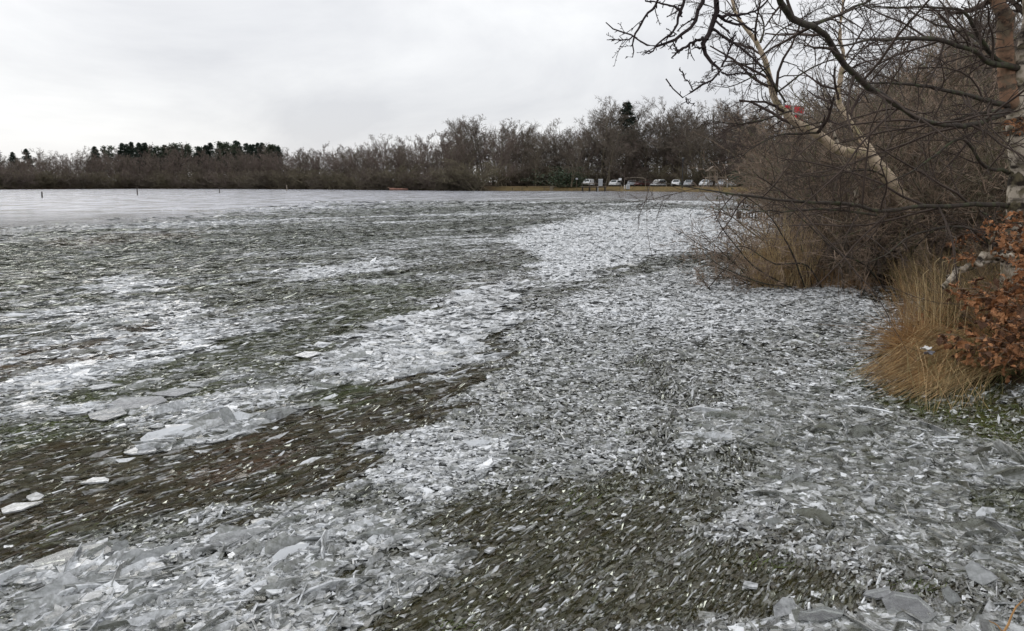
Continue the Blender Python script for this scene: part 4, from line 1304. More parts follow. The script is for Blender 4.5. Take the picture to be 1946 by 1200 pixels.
child_tube('branches', [(p_, r_, 7) for p_, r_ in AB] + [limb(np.concatenate([trunk_[4:], [[*P(1337, -40, 4.2), .011]]]), 8) + (6,), limb(np.concatenate([trunk_[4:], [[*P(1268, -40, 4.2), .006]]]), 8) + (6,), limb(np.concatenate([trunk_[4:], [[*P(1300, -40, 4.2), .008]]]), 8) + (6,)], BUDBARK, al)
Pb, Rb = stack(AB)
Pk, Rk = spawn(Pb, Rb, 12, .15, 1., 52, 15, .1, .6, .0021, 3, g, .1, .1, length=.024, tipr=.9, taper=.2)
tag(child_tube('buds', [(Pk, Rk, 5)], BUDBARK, al), kind='stuff')
Pk, Rk = spawn(Pb[:6], Rb[:6], 3, .2, .9, 50, 15, .1, .45, .0016, 5, g, .12, .0, length=.13, tipr=.7)
Pn_, Rn_ = spawn(Pk, Rk, 4, .3, 1., 50, 12, .1, .8, .0016, 3, g, .1, .1, length=.016, tipr=.9)
tag(child_tube('spurs', [(Pk, Rk, 5), (Pn_, Rn_, 4)], BUDBARK, al), kind='stuff')

# ---- bare willow bush in the shallows
wb = thing('willow_bush', 'bare brown willow bush arching its twigs over the ice beside tan grass', 'bush', tuple(G(1560, 540)))
nst = 44
bx = g.uniform(1445, 1690, nst); by = g.uniform(528, 552, nst)
st = G(bx, by); st[:, 2] = -.05
leanx = (bx - 1620) / 170.0
dr = np.stack([leanx * 1.0 - .25 + g.normal(0, .35, nst), g.normal(0, .4, nst), .55 + .5 * g.random(nst)], 1)
Pw, Rw = strands(st, dr, .9 + 1.1 * g.random(nst), .013, .004, 10, g, .12, -.02)
W1, X1 = spawn(Pw, Rw, 8, .12, 1., 45, 15, .48, .55, .0040, 7, g, .14, -.01)
W2, X2 = spawn(W1, X1, 7, .1, 1., 45, 15, .48, .6, .0026, 5, g, .17, -.01)
W3, X3 = spawn(W2, X2, 3, .1, 1., 42, 15, .6, .6, .0020, 2, g, .12, .0)
child_tube('stems', [(Pw, Rw, 6), (W1, X1, 4)], DARKBARK, wb)
child_tube('crown', [(W2, X2, 3), (W3, X3, 3)], TWIG, wb)
WA = [limb(path(p), 14) for p in (
    [(1500, 545, 12.9, .014), (1440, 512, 12.7, .012), (1400, 470, 12.6, .010), (1370, 430, 12.5, .007), (1355, 395, 12.4, .004)],
    [(1510, 548, 12.9, .014), (1450, 540, 12.4, .011), (1400, 520, 12.2, .009), (1360, 500, 12.1, .006), (1325, 470, 12, .003)],
    [(1530, 545, 12.9, .016), (1500, 470, 12.7, .013), (1470, 420, 12.6, .010), (1435, 385, 12.5, .008), (1395, 365, 12.4, .004)],
    [(1345, 549, 12.6, .008), (1370, 520, 12.5, .007), (1400, 490, 12.4, .006), (1420, 450, 12.4, .004)],
    [(1350, 552, 12.6, .010), (1335, 530, 12.4, .006), (1322, 510, 12.3, .003)],
    [(1560, 546, 12.9, .016), (1530, 500, 12.8, .014), (1470, 500, 12.6, .010), (1420, 470, 12.5, .007), (1380, 470, 12.4, .003)],
    [(1680, 545, 12.9, .02), (1640, 500, 12.5, .017), (1590, 480, 12.2, .014), (1540, 430, 12, .010), (1500, 395, 11.9, .006)],
    [(1700, 540, 12.9, .02), (1740, 470, 12.5, .016), (1790, 432, 12.2, .012), (1850, 440, 12, .006)],
)]
child_tube('boughs', [(p_, r_, 6) for p_, r_ in WA], DARKBARK, wb)
Pb, Rb = stack(WA)
child_tube('twigs', twigs_on(Pb, Rb, g, (14, 7, 4), (.32, .45, .5), 48, .0024, .15), TWIG, wb)

# ---- shrubs and trees crowding the bank behind
NS = [shrub('bare_shrub', 200 + i, 3.0, tm, GREYBARK, 26, .5, .0055, (8, 6, 3)) for i, tm in enumerate((TWIG_OLIVE, TWIG, TWIG_DARK))]
NT = [bare_tree('bare_tree', 220 + i, 8.0, 1.0, st_, tm, GREYBARK, 1.25, .0055, .10) for i, (st_, tm) in enumerate(((3, TWIG_RED), (2, TWIG_DARK), (1, TWIG_GREY)))]
for pr in NS + NT:
    used.discard(pr.name)
random.seed(12)
# shrubs: columns 1440-2100, distances 14-30 m, heights from the outline of the thicket
OUT_X = [1440, 1500, 1560, 1620, 1700, 1800, 1950, 2300]; OUT_Y = [370, 285, 215, 180, 150, 90, 20, -40]
kk = 0
for Y, p0, step in ((14.6, 1620, 74), (17.5, 1590, 62), (22, 1580, 52), (28, 1570, 44), (36, 1560, 38)):
    px = p0
    while px < 2250:
        top = float(np.interp(px, OUT_X, OUT_Y)); hmax = max(1.4, (349 - top) / FPX * Y + EYE)
        h = min(hmax * random.uniform(.75, 1.), {14.6: 2.6, 17.5: 3.2, 22: 4.2, 28: 4.8, 36: 5.5}[Y])
        pr = NS[random.choice((0, 1, 1, 2))]
        w = 'among the nearest thicket' if Y < 16 else 'in the middle of the thicket' if Y < 24 else 'at the back of the thicket'
        plant(pr, px, Y + random.uniform(-1, 1), h, 'bare twiggy brown shrub ' + w + ' ' + zone2(px), 'shrub', 'bare shrubs of the right bank', 1.15)
        px += step * random.uniform(.8, 1.25)
for Y, p0, step in ((26, 1800, 74), (34, 1720, 54), (44, 1670, 44), (56, 1640, 36), (72, 1620, 28)):
    px = p0
    while px < 2150:
        top = float(np.interp(px, OUT_X, OUT_Y)); h = ((349 - top) / FPX * Y + EYE) * random.uniform(.8, 1.08)
        plant(NT[random.choice((0, 0, 1, 2))], px, Y + random.uniform(-2, 2), h,
              'bare tree ' + ('close behind the shrubs' if Y < 40 else 'deep in the wood') + ' of the right bank ' + zone2(px), 'tree', 'bare trees of the right bank', 1.1)
        px += step * random.uniform(.8, 1.25)
ev = leafy_bush('evergreen_bush', 191, 3.0, 2.6, OLIVE_LEAF)
plant(ev, 1532, 58, 4.2, 'dark evergreen bush below the red flag', 'bush', None, 1.4)
# ------------------------------------------------------------------ reeds, grass and dead leaves of the near bank
def straw(name, col, var=.45):
    return simple(name, col, .7, var, 9., spec=.25)


STRAW = straw('reed_straw', (.50, .345, .175))
STRAW_PALE = straw('reed_pale', (.62, .48, .27))
STRAW_RUST = straw('grass_rusty', (.36, .20, .08))
GRASS_OLIVE = straw('grass_olive', (.20, .17, .068))
GRASS_GREEN = straw('grass_green', (.085, .110, .030))
GRASS_DUN = straw('grass_dun', (.27, .19, .115))


def blades(base, dirn, length, width, g, k=5, wig=.05, lift=-.06):
    """thin three sided straws"""
    return strands(base, dirn, length, width, width * .35, k, g, wig, lift)


def tuft(name, label, corners, mats, n, length, dirn, spread, width=.0022, lift=-.07, cat='reeds', zr=(0, .03), group=None, wig=.05, seed=0):
    """a clump of straws rooted inside a quadrilateral of ground"""
    g = np.random.default_rng(900 + seed)
    c = np.array([G(a, b_) for a, b_ in corners])
    root = thing(name, label, cat, tuple(c.mean(0)), group=group)
    for mi, (mt, share) in enumerate(mats):
        m_ = int(n * share)
        u = g.random((m_, 1)); v = g.random((m_, 1))
        st = (c[0] * (1 - u) + c[1] * u) * (1 - v) + (c[3] * (1 - u) + c[2] * u) * v
        st[:, 2] = g.uniform(zr[0], zr[1], m_)
        d = np.asarray(dirn, float) + g.normal(0, 1, (m_, 3)) * np.asarray(spread)
        Pn, Rn = blades(st, d, length * np.exp(g.normal(0, .28, m_)), width, g, 6, wig, lift)
        Pn[:, :, 2] = np.maximum(Pn[:, :, 2], .006 + .012 * g.random((m_, 1)))
        nm = 'straws' if mi == 0 else ('green_blades' if mt is GRASS_GREEN else 'dry_blades')
        o_ = child_tube(nm, [(Pn, Rn, 3)], mt, root)
        o_['kind'] = 'stuff'
    return root


tuft('reed_clump', 'upright tan reeds at the edge of the bank in front of the inlet', [(1706, 668), (1800, 668), (1810, 610), (1722, 590)], [(STRAW, .5), (STRAW_PALE, .35), (STRAW_RUST, .15)], 260, .52, (-.02, 0, 1), (.30, .24, .1), .0024, -.02, seed=1)
tuft('reed_clump', 'thin brown reeds leaning over the dark inlet left of the tan ones', [(1690, 672), (1735, 672), (1740, 600), (1712, 590)], [(GRASS_DUN, .6), (STRAW_RUST, .4)], 190, .42, (-.22, 0, 1), (.35, .25, .1), .0020, -.02, seed=2)
def combed(name, label, root_line, tip_line, mats, n, zroot, ztip, width, seed, jit=.06):
    """straws pressed over by wind and ice, from a line of roots to a line of tips"""
    g = np.random.default_rng(seed)
    a0, a1 = G(*root_line[0]), G(*root_line[1]); b0, b1 = G(*tip_line[0]), G(*tip_line[1])
    root = thing(name, label, 'reeds', tuple((a0 + a1) / 2))
    for mi, (mt, share) in enumerate(mats):
        m_ = int(n * share)
        t_ = g.random((m_, 1)); t2 = np.clip(t_ + g.normal(0, .10, (m_, 1)), 0, 1)
        A = a0 * (1 - t_) + a1 * t_ + g.normal(0, 1, (m_, 3)) * np.array([.10, .14, 0]); A[:, 2] = g.uniform(zroot[0], zroot[1], m_)
        B = b0 * (1 - t2) + b1 * t2 + g.normal(0, 1, (m_, 3)) * np.array([.10, .08, 0]); B[:, 2] = g.uniform(ztip[0], ztip[1], m_)
        B = A + (B - A) * g.uniform(.6, 1.2, (m_, 1))
        M_ = (A + B) / 2 + g.normal(0, .02, A.shape); M_[:, 2] += .03 + .03 * g.random(m_)
        Pn = np.stack([A, (A + M_) / 2 + np.array([0, 0, .012]), M_, (M_ + B) / 2 + np.array([0, 0, .010]), B], 1)
        Rn = np.repeat(np.linspace(width, width * .4, 5)[None], m_, 0) * np.exp(g.normal(0, .2, (m_, 1)))
        o_ = child_tube(('straws', 'dry_blades', 'pale_straws')[mi], [(Pn, Rn, 3)], mt, root)
        o_['kind'] = 'stuff'
    return root


combed('reed_clump', 'flattened ochre reeds combed down over the ice at the water edge', ((1790, 655), (1935, 706)), ((1660, 706), (1765, 757)), [(STRAW, .5), (STRAW_RUST, .25), (STRAW_PALE, .25)], 1100, (.06, .20), (.01, .05), .0026, 61)
combed('reed_clump', 'thin stray reeds fanning forward from the flattened ones', ((1760, 690), (1900, 715)), ((1760, 775), (1850, 770)), [(STRAW, .5), (GRASS_OLIVE, .5)], 110, (.08, .2), (.0, .03), .0022, 62)
tuft('reed_clump', 'flattened rusty reeds behind the ochre ones with their tips on the ice', [(1700, 690), (1800, 675), (1800, 640), (1715, 650)], [(STRAW_RUST, .6), (STRAW, .4)], 500, .46, (-.80, -.25, .28), (.25, .2, .15), .0022, -.06, zr=(.04, .12), seed=4, wig=.04)
tuft('grass_tussock', 'olive grass tussock between the tan reeds and the dead leaves', [(1770, 640), (1920, 640), (1930, 570), (1790, 560)], [(GRASS_OLIVE, .5), (GRASS_DUN, .3), (STRAW, .2)], 1000, .62, (-.3, -.1, .8), (.45, .35, .25), .0022, -.10, 'grass', zr=(.04, .16), seed=5)
tuft('grass_tussock', 'green grass blades drooping into the water at the right edge', [(1830, 725), (1975, 725), (1980, 690), (1850, 690)], [(GRASS_OLIVE, .45), (GRASS_GREEN, .4), (STRAW, .15)], 420, .52, (-.45, -.55, .35), (.35, .25, .2), .0024, -.09, 'grass', zr=(.05, .14), seed=6)
tuft('grass_tussock', 'tan grass tussock inside the bare willow bush', [(1425, 552), (1545, 552), (1545, 524), (1440, 524)], [(STRAW_PALE, .5), (STRAW, .35), (GRASS_DUN, .15)], 1300, .74, (-.08, 0, 1), (.28, .22, .1), .0034, -.03, 'grass', seed=7)
tuft('grass_tussock', 'low red brown stems along the foot of the willow bush', [(1440, 550), (1660, 552), (1660, 545), (1440, 543)], [(STRAW_RUST, .4), (GRASS_DUN, .6)], 600, .26, (0, 0, 1), (.25, .2, .1), .0026, .0, 'grass', seed=8)
tuft('grass_tussock', 'dun grass around the foot of the leaning birch', [(1700, 566), (1800, 572), (1810, 540), (1715, 538)], [(GRASS_DUN, .55), (GRASS_OLIVE, .25), (STRAW, .2)], 1100, .45, (-.1, 0, 1), (.35, .3, .1), .0028, -.04, 'grass', zr=(.0, .1), seed=9)
tuft('grass_tussock', 'rusty grass on the bank under the dead leaves', [(1850, 690), (2040, 690), (2060, 600), (1880, 590)], [(STRAW_RUST, .45), (GRASS_DUN, .3), (GRASS_OLIVE, .25)], 1300, .42, (-.3, -.2, .9), (.45, .4, .2), .0024, -.09, 'grass', zr=(.06, .2), seed=10)
tuft('grass_tussock', 'dry grass behind the fallen birch limb', [(1800, 575), (2060, 580), (2060, 540), (1800, 540)], [(GRASS_DUN, .6), (STRAW_RUST, .4)], 1000, .42, (-.1, 0, 1), (.4, .3, .2), .0028, -.04, 'grass', zr=(.06, .2), seed=11)
# single bent stems that stand clear
g = np.random.default_rng(990)
rs = thing('reed_clump', 'tall pale bent reed stems with broken tops in front of the fallen limb', 'reeds', tuple(G(1790, 625)))
for px, py0, py1, kx, ky in ((1774, 620, 492, 1782, 490), (1786, 622, 496, 1800, 494), (1800, 625, 500, 1812, 496), (1832, 640, 527, 1850, 532), (1757, 615, 520, 1766, 512), (1745, 610, 530, 1740, 525), (1818, 636, 536, 1826, 548), (1812, 630, 510, 1824, 505)):
    pt = path([(px, py0, 8.2, .0032), (px + (px - 1785) * .1 + 3, (py0 + py1) / 2, 8.2, .0022), (px + (px - 1785) * .3 + 6, py1, 8.2, .002), (kx + (px - 1785) * .3 + 8, ky, 8.2, .0015)])
    o_ = child_tube('stem', [limb(pt, 8) + (4,)], STRAW_PALE, rs)

# ---- dead leaves
LEAFM = simple('dead_leaf', (.29, .135, .062), .7, .75, 9., spec=.2)
LEAFM2 = simple('dead_leaf_pale', (.38, .19, .09), .7, .4, 14., spec=.2)


def leaf_mesh(name, m, g):
    """a curled lobed leaf, 1 long"""
    half = [(0, .02), (.18, .10), (.28, .22), (.38, .16), (.52, .30), (.62, .20), (.76, .24), (.88, .12), (1.0, .0)]
    V = []; F = []
    for i, (u, w) in enumerate(half):
        cz = .22 * math.sin(u * 2.6) + g.normal(0, .01)
        V += [(u, w, cz + .35 * w + .06 * g.normal()), (u, 0, cz), (u, -w, cz + .35 * w + .06 * g.normal())]
    for i in range(len(half) - 1):
        a = i * 3
        F += [(a, a + 1, a + 4, a + 3), (a + 1, a + 2, a + 5, a + 4)]
    me = bpy.data.meshes.new(name); me.from_pydata(V, [], F); me.materials.append(m); me.update()
    return me


LEAFM3 = simple('dead_leaf_dark', (.11, .058, .034), .75, .4, 14., spec=.2)
LM = [leaf_mesh('leaf', m_, g) for m_ in (LEAFM, LEAFM3, LEAFM2)]
LV = np.array([v.co[:] for v in LM[0].vertices]); LF = np.array([p.vertices[:] for p in LM[0].polygons])


def leaf_spray(label, boxes, seed, single=0, cat='sapling', sz=.058):
    """a low branch that has kept its dead leaves; boxes are (px0,px1,py0,py1,Y,count)"""
    g = np.random.default_rng(seed)
    c0 = boxes[0]
    base = P((c0[0] + c0[1]) / 2 + 60, c0[3], c0[4]); base[2] = .1
    root = thing('oak_sapling', label, cat, tuple(base))
    allp = []
    tw = []
    for (a0, a1, b0, b1, Y, n) in boxes:
        m_ = max(4, n // 9)
        ends = P(g.uniform(a0, a1, m_), g.uniform(b0, b1, m_), Y + g.normal(0, .22, m_))
        org = P(np.full(m_, a1 + 25.), np.full(m_, (b0 + b1) / 2 + 15), np.full(m_, Y + .1)) * .45 + ends * .55
        mid_ = (org + ends) / 2 + g.normal(0, .02, ends.shape) + np.array([0, 0, .02])
        tw.append(np.stack([org, mid_, ends], 1))
        pid = g.integers(0, m_, n)
        t_ = g.random((n, 1)) ** .6
        allp.append(org[pid] * (1 - t_) + ends[pid] * t_ + g.normal(0, .03, (n, 3)))
    tw = np.concatenate(tw); allp = np.concatenate(allp)
    tag(child_tube('twigs', [(tw, np.full(tw.shape[:2], .0022), 4)], TWIG, root), kind='stuff')
    n = len(allp)
    s_ = sz * np.exp(g.normal(0, .42, n))
    eul = np.stack([g.normal(0, .9, n), g.normal(.35, .7, n), g.uniform(0, 6.28, n)], 1)
    V = []; 
    from mathutils import Euler
    for i in range(n):
        M_ = Euler(eul[i]).to_matrix()
        if i < single:
            o_ = link('leaf', LM[i % 3], root)
            o_.location = Vector(allp[i]) - Vector(root.location); o_.rotation_euler = eul[i]; o_.scale = (s_[i] * 1.15,) * 3
        else:
            V.append(LV * s_[i] @ np.array(M_).T + allp[i] - base)
    if V:
        m_ = len(V)
        F = (LF[None] + (np.arange(m_) * len(LV))[:, None, None]).reshape(-1, 4)
        me = mesh_np('foliage', np.concatenate(V), [F], [LEAFM, LEAFM2, LEAFM3], np.repeat(g.choice(3, m_, p=[.45, .22, .33]), len(LF)))
        tag(link('foliage', me, root), kind='stuff')
    return root


leaf_spray('low oak sapling with rust brown dead leaves hanging over the flattened reeds', [(1850, 1965, 600, 700, 6.6, 400), (1780, 1880, 630, 690, 6.9, 120), (1880, 1965, 560, 640, 7.0, 200)], 51, 130)
leaf_spray('oak sapling with rust brown dead leaves in front of the fallen birch limb', [(1800, 1960, 520, 600, 7.6, 270), (1900, 1970, 480, 540, 7.6, 160)], 52, 60)
leaf_spray('oak sapling with rust leaves in front of the white birch trunk', [(1890, 1960, 405, 480, 8.4, 210), (1865, 1900, 420, 450, 8.6, 36)], 53, 40)
leaf_spray('small tuft of rust leaves high on the old birch trunk', [(1912, 1955, 226, 245, 9.6, 60)], 54, 10)
leaf_spray('small rust leaved oak twig in the thicket left of the old birch', [(1828, 1860, 432, 456, 10.2, 60), (1792, 1822, 452, 464, 10.3, 24)], 55, 0, sz=.06)
leaf_spray('rust leaved twig lying on the fallen birch limb', [(1795, 1850, 483, 495, 8.8, 45)], 56, 0, sz=.06)
lg = thing('fallen_leaves', 'carpet of fallen oak leaves on the near bank', 'leaves', tuple(G(1850, 640)))
g = np.random.default_rng(57)
n = 900
lp = G(g.uniform(1740, 2000, n), g.uniform(585, 725, n)); kp = signed(LAND, lp[:, 0], lp[:, 1]) > .03
lp = lp[kp]; lp[:, 2] = land_height(lp[:, 0], lp[:, 1])[0] + .02 + .05 * g.random(len(lp))
from mathutils import Euler
V = [LV * .07 @ np.array(Euler((g.normal(0, .4), g.normal(0, .4), g.uniform(0, 6.28))).to_matrix()).T + p_ - np.array(lg.location) for p_ in lp]
F = (LF[None] + (np.arange(len(V)) * len(LV))[:, None, None]).reshape(-1, 4)
o_ = link('foliage', mesh_np('foliage', np.concatenate(V), [F], [LEAFM, LEAFM2], np.repeat((g.random(len(V)) < .3).astype(int), len(LF))), lg)
lg['kind'] = 'stuff'; o_['kind'] = 'stuff'

# ---- fallen birch limb
fl = thing('fallen_birch', 'fallen white birch limb lying across the grass of the near bank', 'log', tuple(P(1850, 520, 8.9)))
for nm, pts in (('limb', [(1800, 530, 8.7, .035), (1822, 514, 8.75, .045), (1850, 502, 8.8, .05), (1888, 490, 8.9, .052), (1925, 492, 9.0, .05), (1975, 500, 9.2, .05)]),
                ('branch', [(1790, 548, 8.5, .04), (1812, 528, 8.55, .042), (1835, 516, 8.6, .036), (1868, 504, 8.75, .03), (1900, 496, 8.95, .02)]),
                ('stub', [(1888, 490, 8.9, .024), (1884, 462, 8.8, .02), (1893, 438, 8.75, .016)])):
    child_tube(nm, [limb(path(pts) * np.array([1, 1, 1, .72]), 20, 1.6) + (9,)], WHITEBARK if 'WHITEBARK' in globals() else BIRCH_PALE, fl)
# twiggy brush on the bank
bs = shrub('bare_shrub', 260, 1.2, TWIG, DARKBARK, 16, .8, .0022, (6, 5, 4))
random.seed(77)
for i, (px, py, h) in enumerate(((1880, 560, 1.1), (1950, 575, 1.2), (1830, 572, .9), (2000, 640, 1.0), (1810, 600, .7), (1905, 640, .7))):
    c = G(px, py)
    lab = ('low bare brush behind the fallen limb', 'low bare brush at the foot of the old birch', 'low bare brush left of the fallen limb', 'low bare brush at the right edge', 'thin bare brush among the tan reeds', 'thin bare brush under the oak leaves')[i]
    if i == 0:
        bs.location = c; bs.scale = (h / 1.2,) * 3; tag(bs, lab, 'shrub')
    else:
        dup(bs, tuple(c), random.uniform(0, 6), h / 1.2, lab, None, 'shrub')
# scrap caught in the reeds
SCRAP = simple('white_plastic', (.75, .74, .72), .35, .1, 6., spec=.5)
SCRAP2 = simple('grey_plastic', (.22, .22, .25), .4, .3, 6., spec=.5)
sp_ = thing('plastic_scrap', 'torn white and grey plastic scrap caught in the flattened reeds', 'litter', tuple(P(1760, 668, 7.0)))
g = np.random.default_rng(5)


def crumple(name, w, h, m, off, seed):
    g = np.random.default_rng(seed)
    nx, ny = 9, 7
    u, v = np.meshgrid(np.linspace(-1, 1, nx), np.linspace(-1, 1, ny))
    V = np.stack([u * w * (1 - .25 * np.abs(v) * g.random(v.shape)), v * h * .7 + .15 * h * g.normal(size=u.shape), .35 * h * np.sin(u * 3 + v * 2) + .12 * h * g.normal(size=u.shape)], -1).reshape(-1, 3)
    V2 = V - np.array([0, 0, .003])
    i = np.arange(ny - 1)[:, None] * nx + np.arange(nx - 1)[None]; i = i.ravel()
    F = np.stack([i, i + 1, i + nx + 1, i + nx], 1); N_ = nx * ny
    o_ = link(name, mesh_np(name, np.concatenate([V, V2]) + np.array(off), [F, F[:, ::-1] + N_], [m], smooth_shade=True), sp_)
    return o_


crumple('white_sheet', .05, .03, SCRAP, (0, 0, .03), 1)
crumple('grey_sheet', .045, .035, SCRAP2, (.03, .0, -.01), 2)
# brown stalk at the bottom right corner
stk = thing('dead_stalk', 'brown dead stalk poking up from the ice in the bottom right corner', 'stalk', tuple(G(1900, 1215)))
child_tube('stem', [limb(path([(1895, 1215, 2.62, .004), (1918, 1180, 2.66, .0036), (1940, 1150, 2.7, .003), (1965, 1120, 2.75, .002)]), 8) + (5,)], STRAW_RUST, stk)
child_tube('side_shoot', [limb(path([(1905, 1200, 2.64, .0024), (1890, 1185, 2.66, .002), (1880, 1180, 2.68, .0015)]), 6) + (4,)], STRAW_RUST, stk)
# water weed showing between the shards
weed = thing('water_weed', 'bright green water weed showing between the shards', 'weed', (0, 0, 0))
g = np.random.default_rng(8)
wp = []
for px, py, sx, sy, n in ((1740, 1120, 24, 8, 60), (1800, 1070, 30, 10, 60), (1180, 830, 8, 6, 40), (1145, 852, 8, 5, 24), (1080, 690, 10, 5, 24), (1210, 690, 12, 6, 24), (640, 745, 40, 10, 110), (190, 770, 70, 14, 170), (60, 815, 60, 12, 120), (1650, 700, 40, 14, 170), (1640, 740, 40, 12, 120), (1800, 790, 70, 14, 220), (1900, 830, 40, 20, 160), (1460, 1075, 30, 8, 60), (1090, 960, 30, 12, 50), (1560, 650, 20, 8, 60), (860, 1195, 30, 8, 40), (110, 1010, 40, 12, 50)):
    wp.append(G(g.normal(px, sx, n), g.normal(py, sy, n)))
wp = np.concatenate(wp)
Pn, Rn = strands(wp + np.array([0, 0, .004]), np.stack([np.cos(g.normal(.7, .6, len(wp))), np.sin(g.normal(.7, .6, len(wp))), .18 * g.random(len(wp))], 1), .03 + .03 * g.random(len(wp)) * np.hypot(wp[:, 0], wp[:, 1]) / 4, .0022, .001, 4, g, .25, -.05)
o_ = child_tube('fronds', [(Pn, Rn, 3)], simple('water_weed_green', (.10, .13, .03), .6, .5, 5.), weed)
o_['kind'] = 'stuff'; weed['kind'] = 'stuff'

# ------------------------------------------------------------------ things in and around the lake
WOOD = simple('weathered_wood', (.16, .125, .095), .85, .35, 3.)
WOOD_DARK = simple('wet_dark_wood', (.055, .045, .037), .8, .3, 3.)
WOOD_PALE = simple('pale_wood', (.25, .21, .165), .8, .3, 3.)
STEEL_DARK = simple('dark_painted_steel', (.03, .03, .032), .5, .2, 2., spec=.5)
WHITE = simple('white_paint', (.78, .79, .80), .35, .06, 1.5, spec=.5)
SILVER = simple('silver_paint', (.42, .44, .46), .3, .08, 1.5, metallic=.3, spec=.5)
RED = simple('red_paint', (.15, .05, .05), .35, .15, 1.5, spec=.5)
GREEN = simple('green_paint', (.10, .30, .17), .4, .15, 1.5, spec=.5)
GLASS = simple('dark_car_glass', (.05, .06, .065), .08, .2, 2., spec=.8)
TYRE = simple('tyre_rubber', (.02, .02, .02), .85, .2, 5.)
RIM = simple('wheel_rim', (.35, .36, .37), .35, .2, 5., metallic=.6)
LAMP = simple('head_lamp_lens', (.6, .62, .64), .1, .1, 5., spec=.9)
REDLAMP = simple('tail_lamp_lens', (.35, .02, .02), .2, .1, 5., spec=.8)


def zland(x_, y_):
    return float(land_height(np.array([x_]), np.array([y_]))[0][0])


def ground_at(px, Y):
    c = GD(px, Y, 0)
    return (c[0], c[1], zland(c[0], c[1]))


# posts standing in the lake
for px, base, top, hh_, lab in ((80, 376, 367, 0, 'short dark post in the water, leftmost of the row'), (261, 371, 358, 0, 'tall dark post in the water, second of the row from the left'), (417, 367, 358, 0, 'dark post in the water, third of the row from the left'), (545, 362.5, 353, 0, 'pale weathered post standing near the far shore')):
    c = G(px, base)
    h_ = (base - top) / FPX * math.hypot(c[0], c[1])
    r_ = .09 if c[1] < 160 else .14
    t_ = thing('mooring_post', lab, 'post', (c[0], c[1], 0), group='posts standing in the lake')
    MB().bar((0, 0, -.4), (.03, 0, h_), r_, r_ * .85, 8).build('shaft', WOOD_PALE if px == 545 else WOOD_DARK, t_)
    MB().bar((.03, 0, h_ - .02), (.032, 0, h_ + .05), r_ * 1.08, r_ * .6, 8).build('cap', WOOD_PALE if px == 545 else WOOD_DARK, t_)

# the jetty by the beach
jy = GD(1128, 178, 0)
jt = thing('jetty', 'small grey wooden jetty on posts at the edge of the beach', 'jetty', (jy[0], jy[1], 0))
for i in range(15):
    MB().box((-2.6 + i * .36, -1.1, .98), (-2.6 + i * .36 + .33, 1.1, 1.05)).build('plank', WOOD, jt)
for sx in (-2.4, -.9, .7, 2.5):
    for sy in (-1.0, 1.0):
        MB().bar((sx, sy, -.6), (sx, sy, 1.75 if sy > 0 else 1.0), .10, .09, 7).build('post', WOOD_DARK, jt)
MB().box((-2.6, -1.06, .82), (2.75, -.94, .97)).build('beam', WOOD_DARK, jt)
MB().box((-2.6, .94, .82), (2.75, 1.06, .97)).build('beam', WOOD_DARK, jt)
MB().box((-2.6, 1.10, 1.62), (2.75, 1.18, 1.74)).build('rail', WOOD_PALE, jt)
pb = thing('bin_box', 'pale grey upright box standing on the right half of the jetty', 'box', (jy[0] + 1.5, jy[1] + .2, 1.052))
MB().box((-.45, -.3, .08), (.45, .3, 1.5), 0, .04).build('body', SILVER, pb)
MB().box((-.5, -.35, 1.502), (.5, .35, 1.6), 0, .03).build('lid', WHITE, pb)
for sx in (-.35, .35):
    MB().box((sx - .05, -.25, 0), (sx + .05, .25, .078)).build('foot', STEEL_DARK, pb)


# cars
def wheel(root, x_, y_, r_=.32, w=.2):
    t_ = MB().bar((x_, y_ - w / 2, r_), (x_, y_ + w / 2, r_), r_, r_, 16).build('wheel', TYRE, root)
    s_ = 1 if y_ > 0 else -1
    MB().bar((x_, y_ + s_ * w * .5, r_), (x_, y_ + s_ * (w * .5 + .02), r_), r_ * .62, r_ * .55, 12).build('rim', RIM, t_)


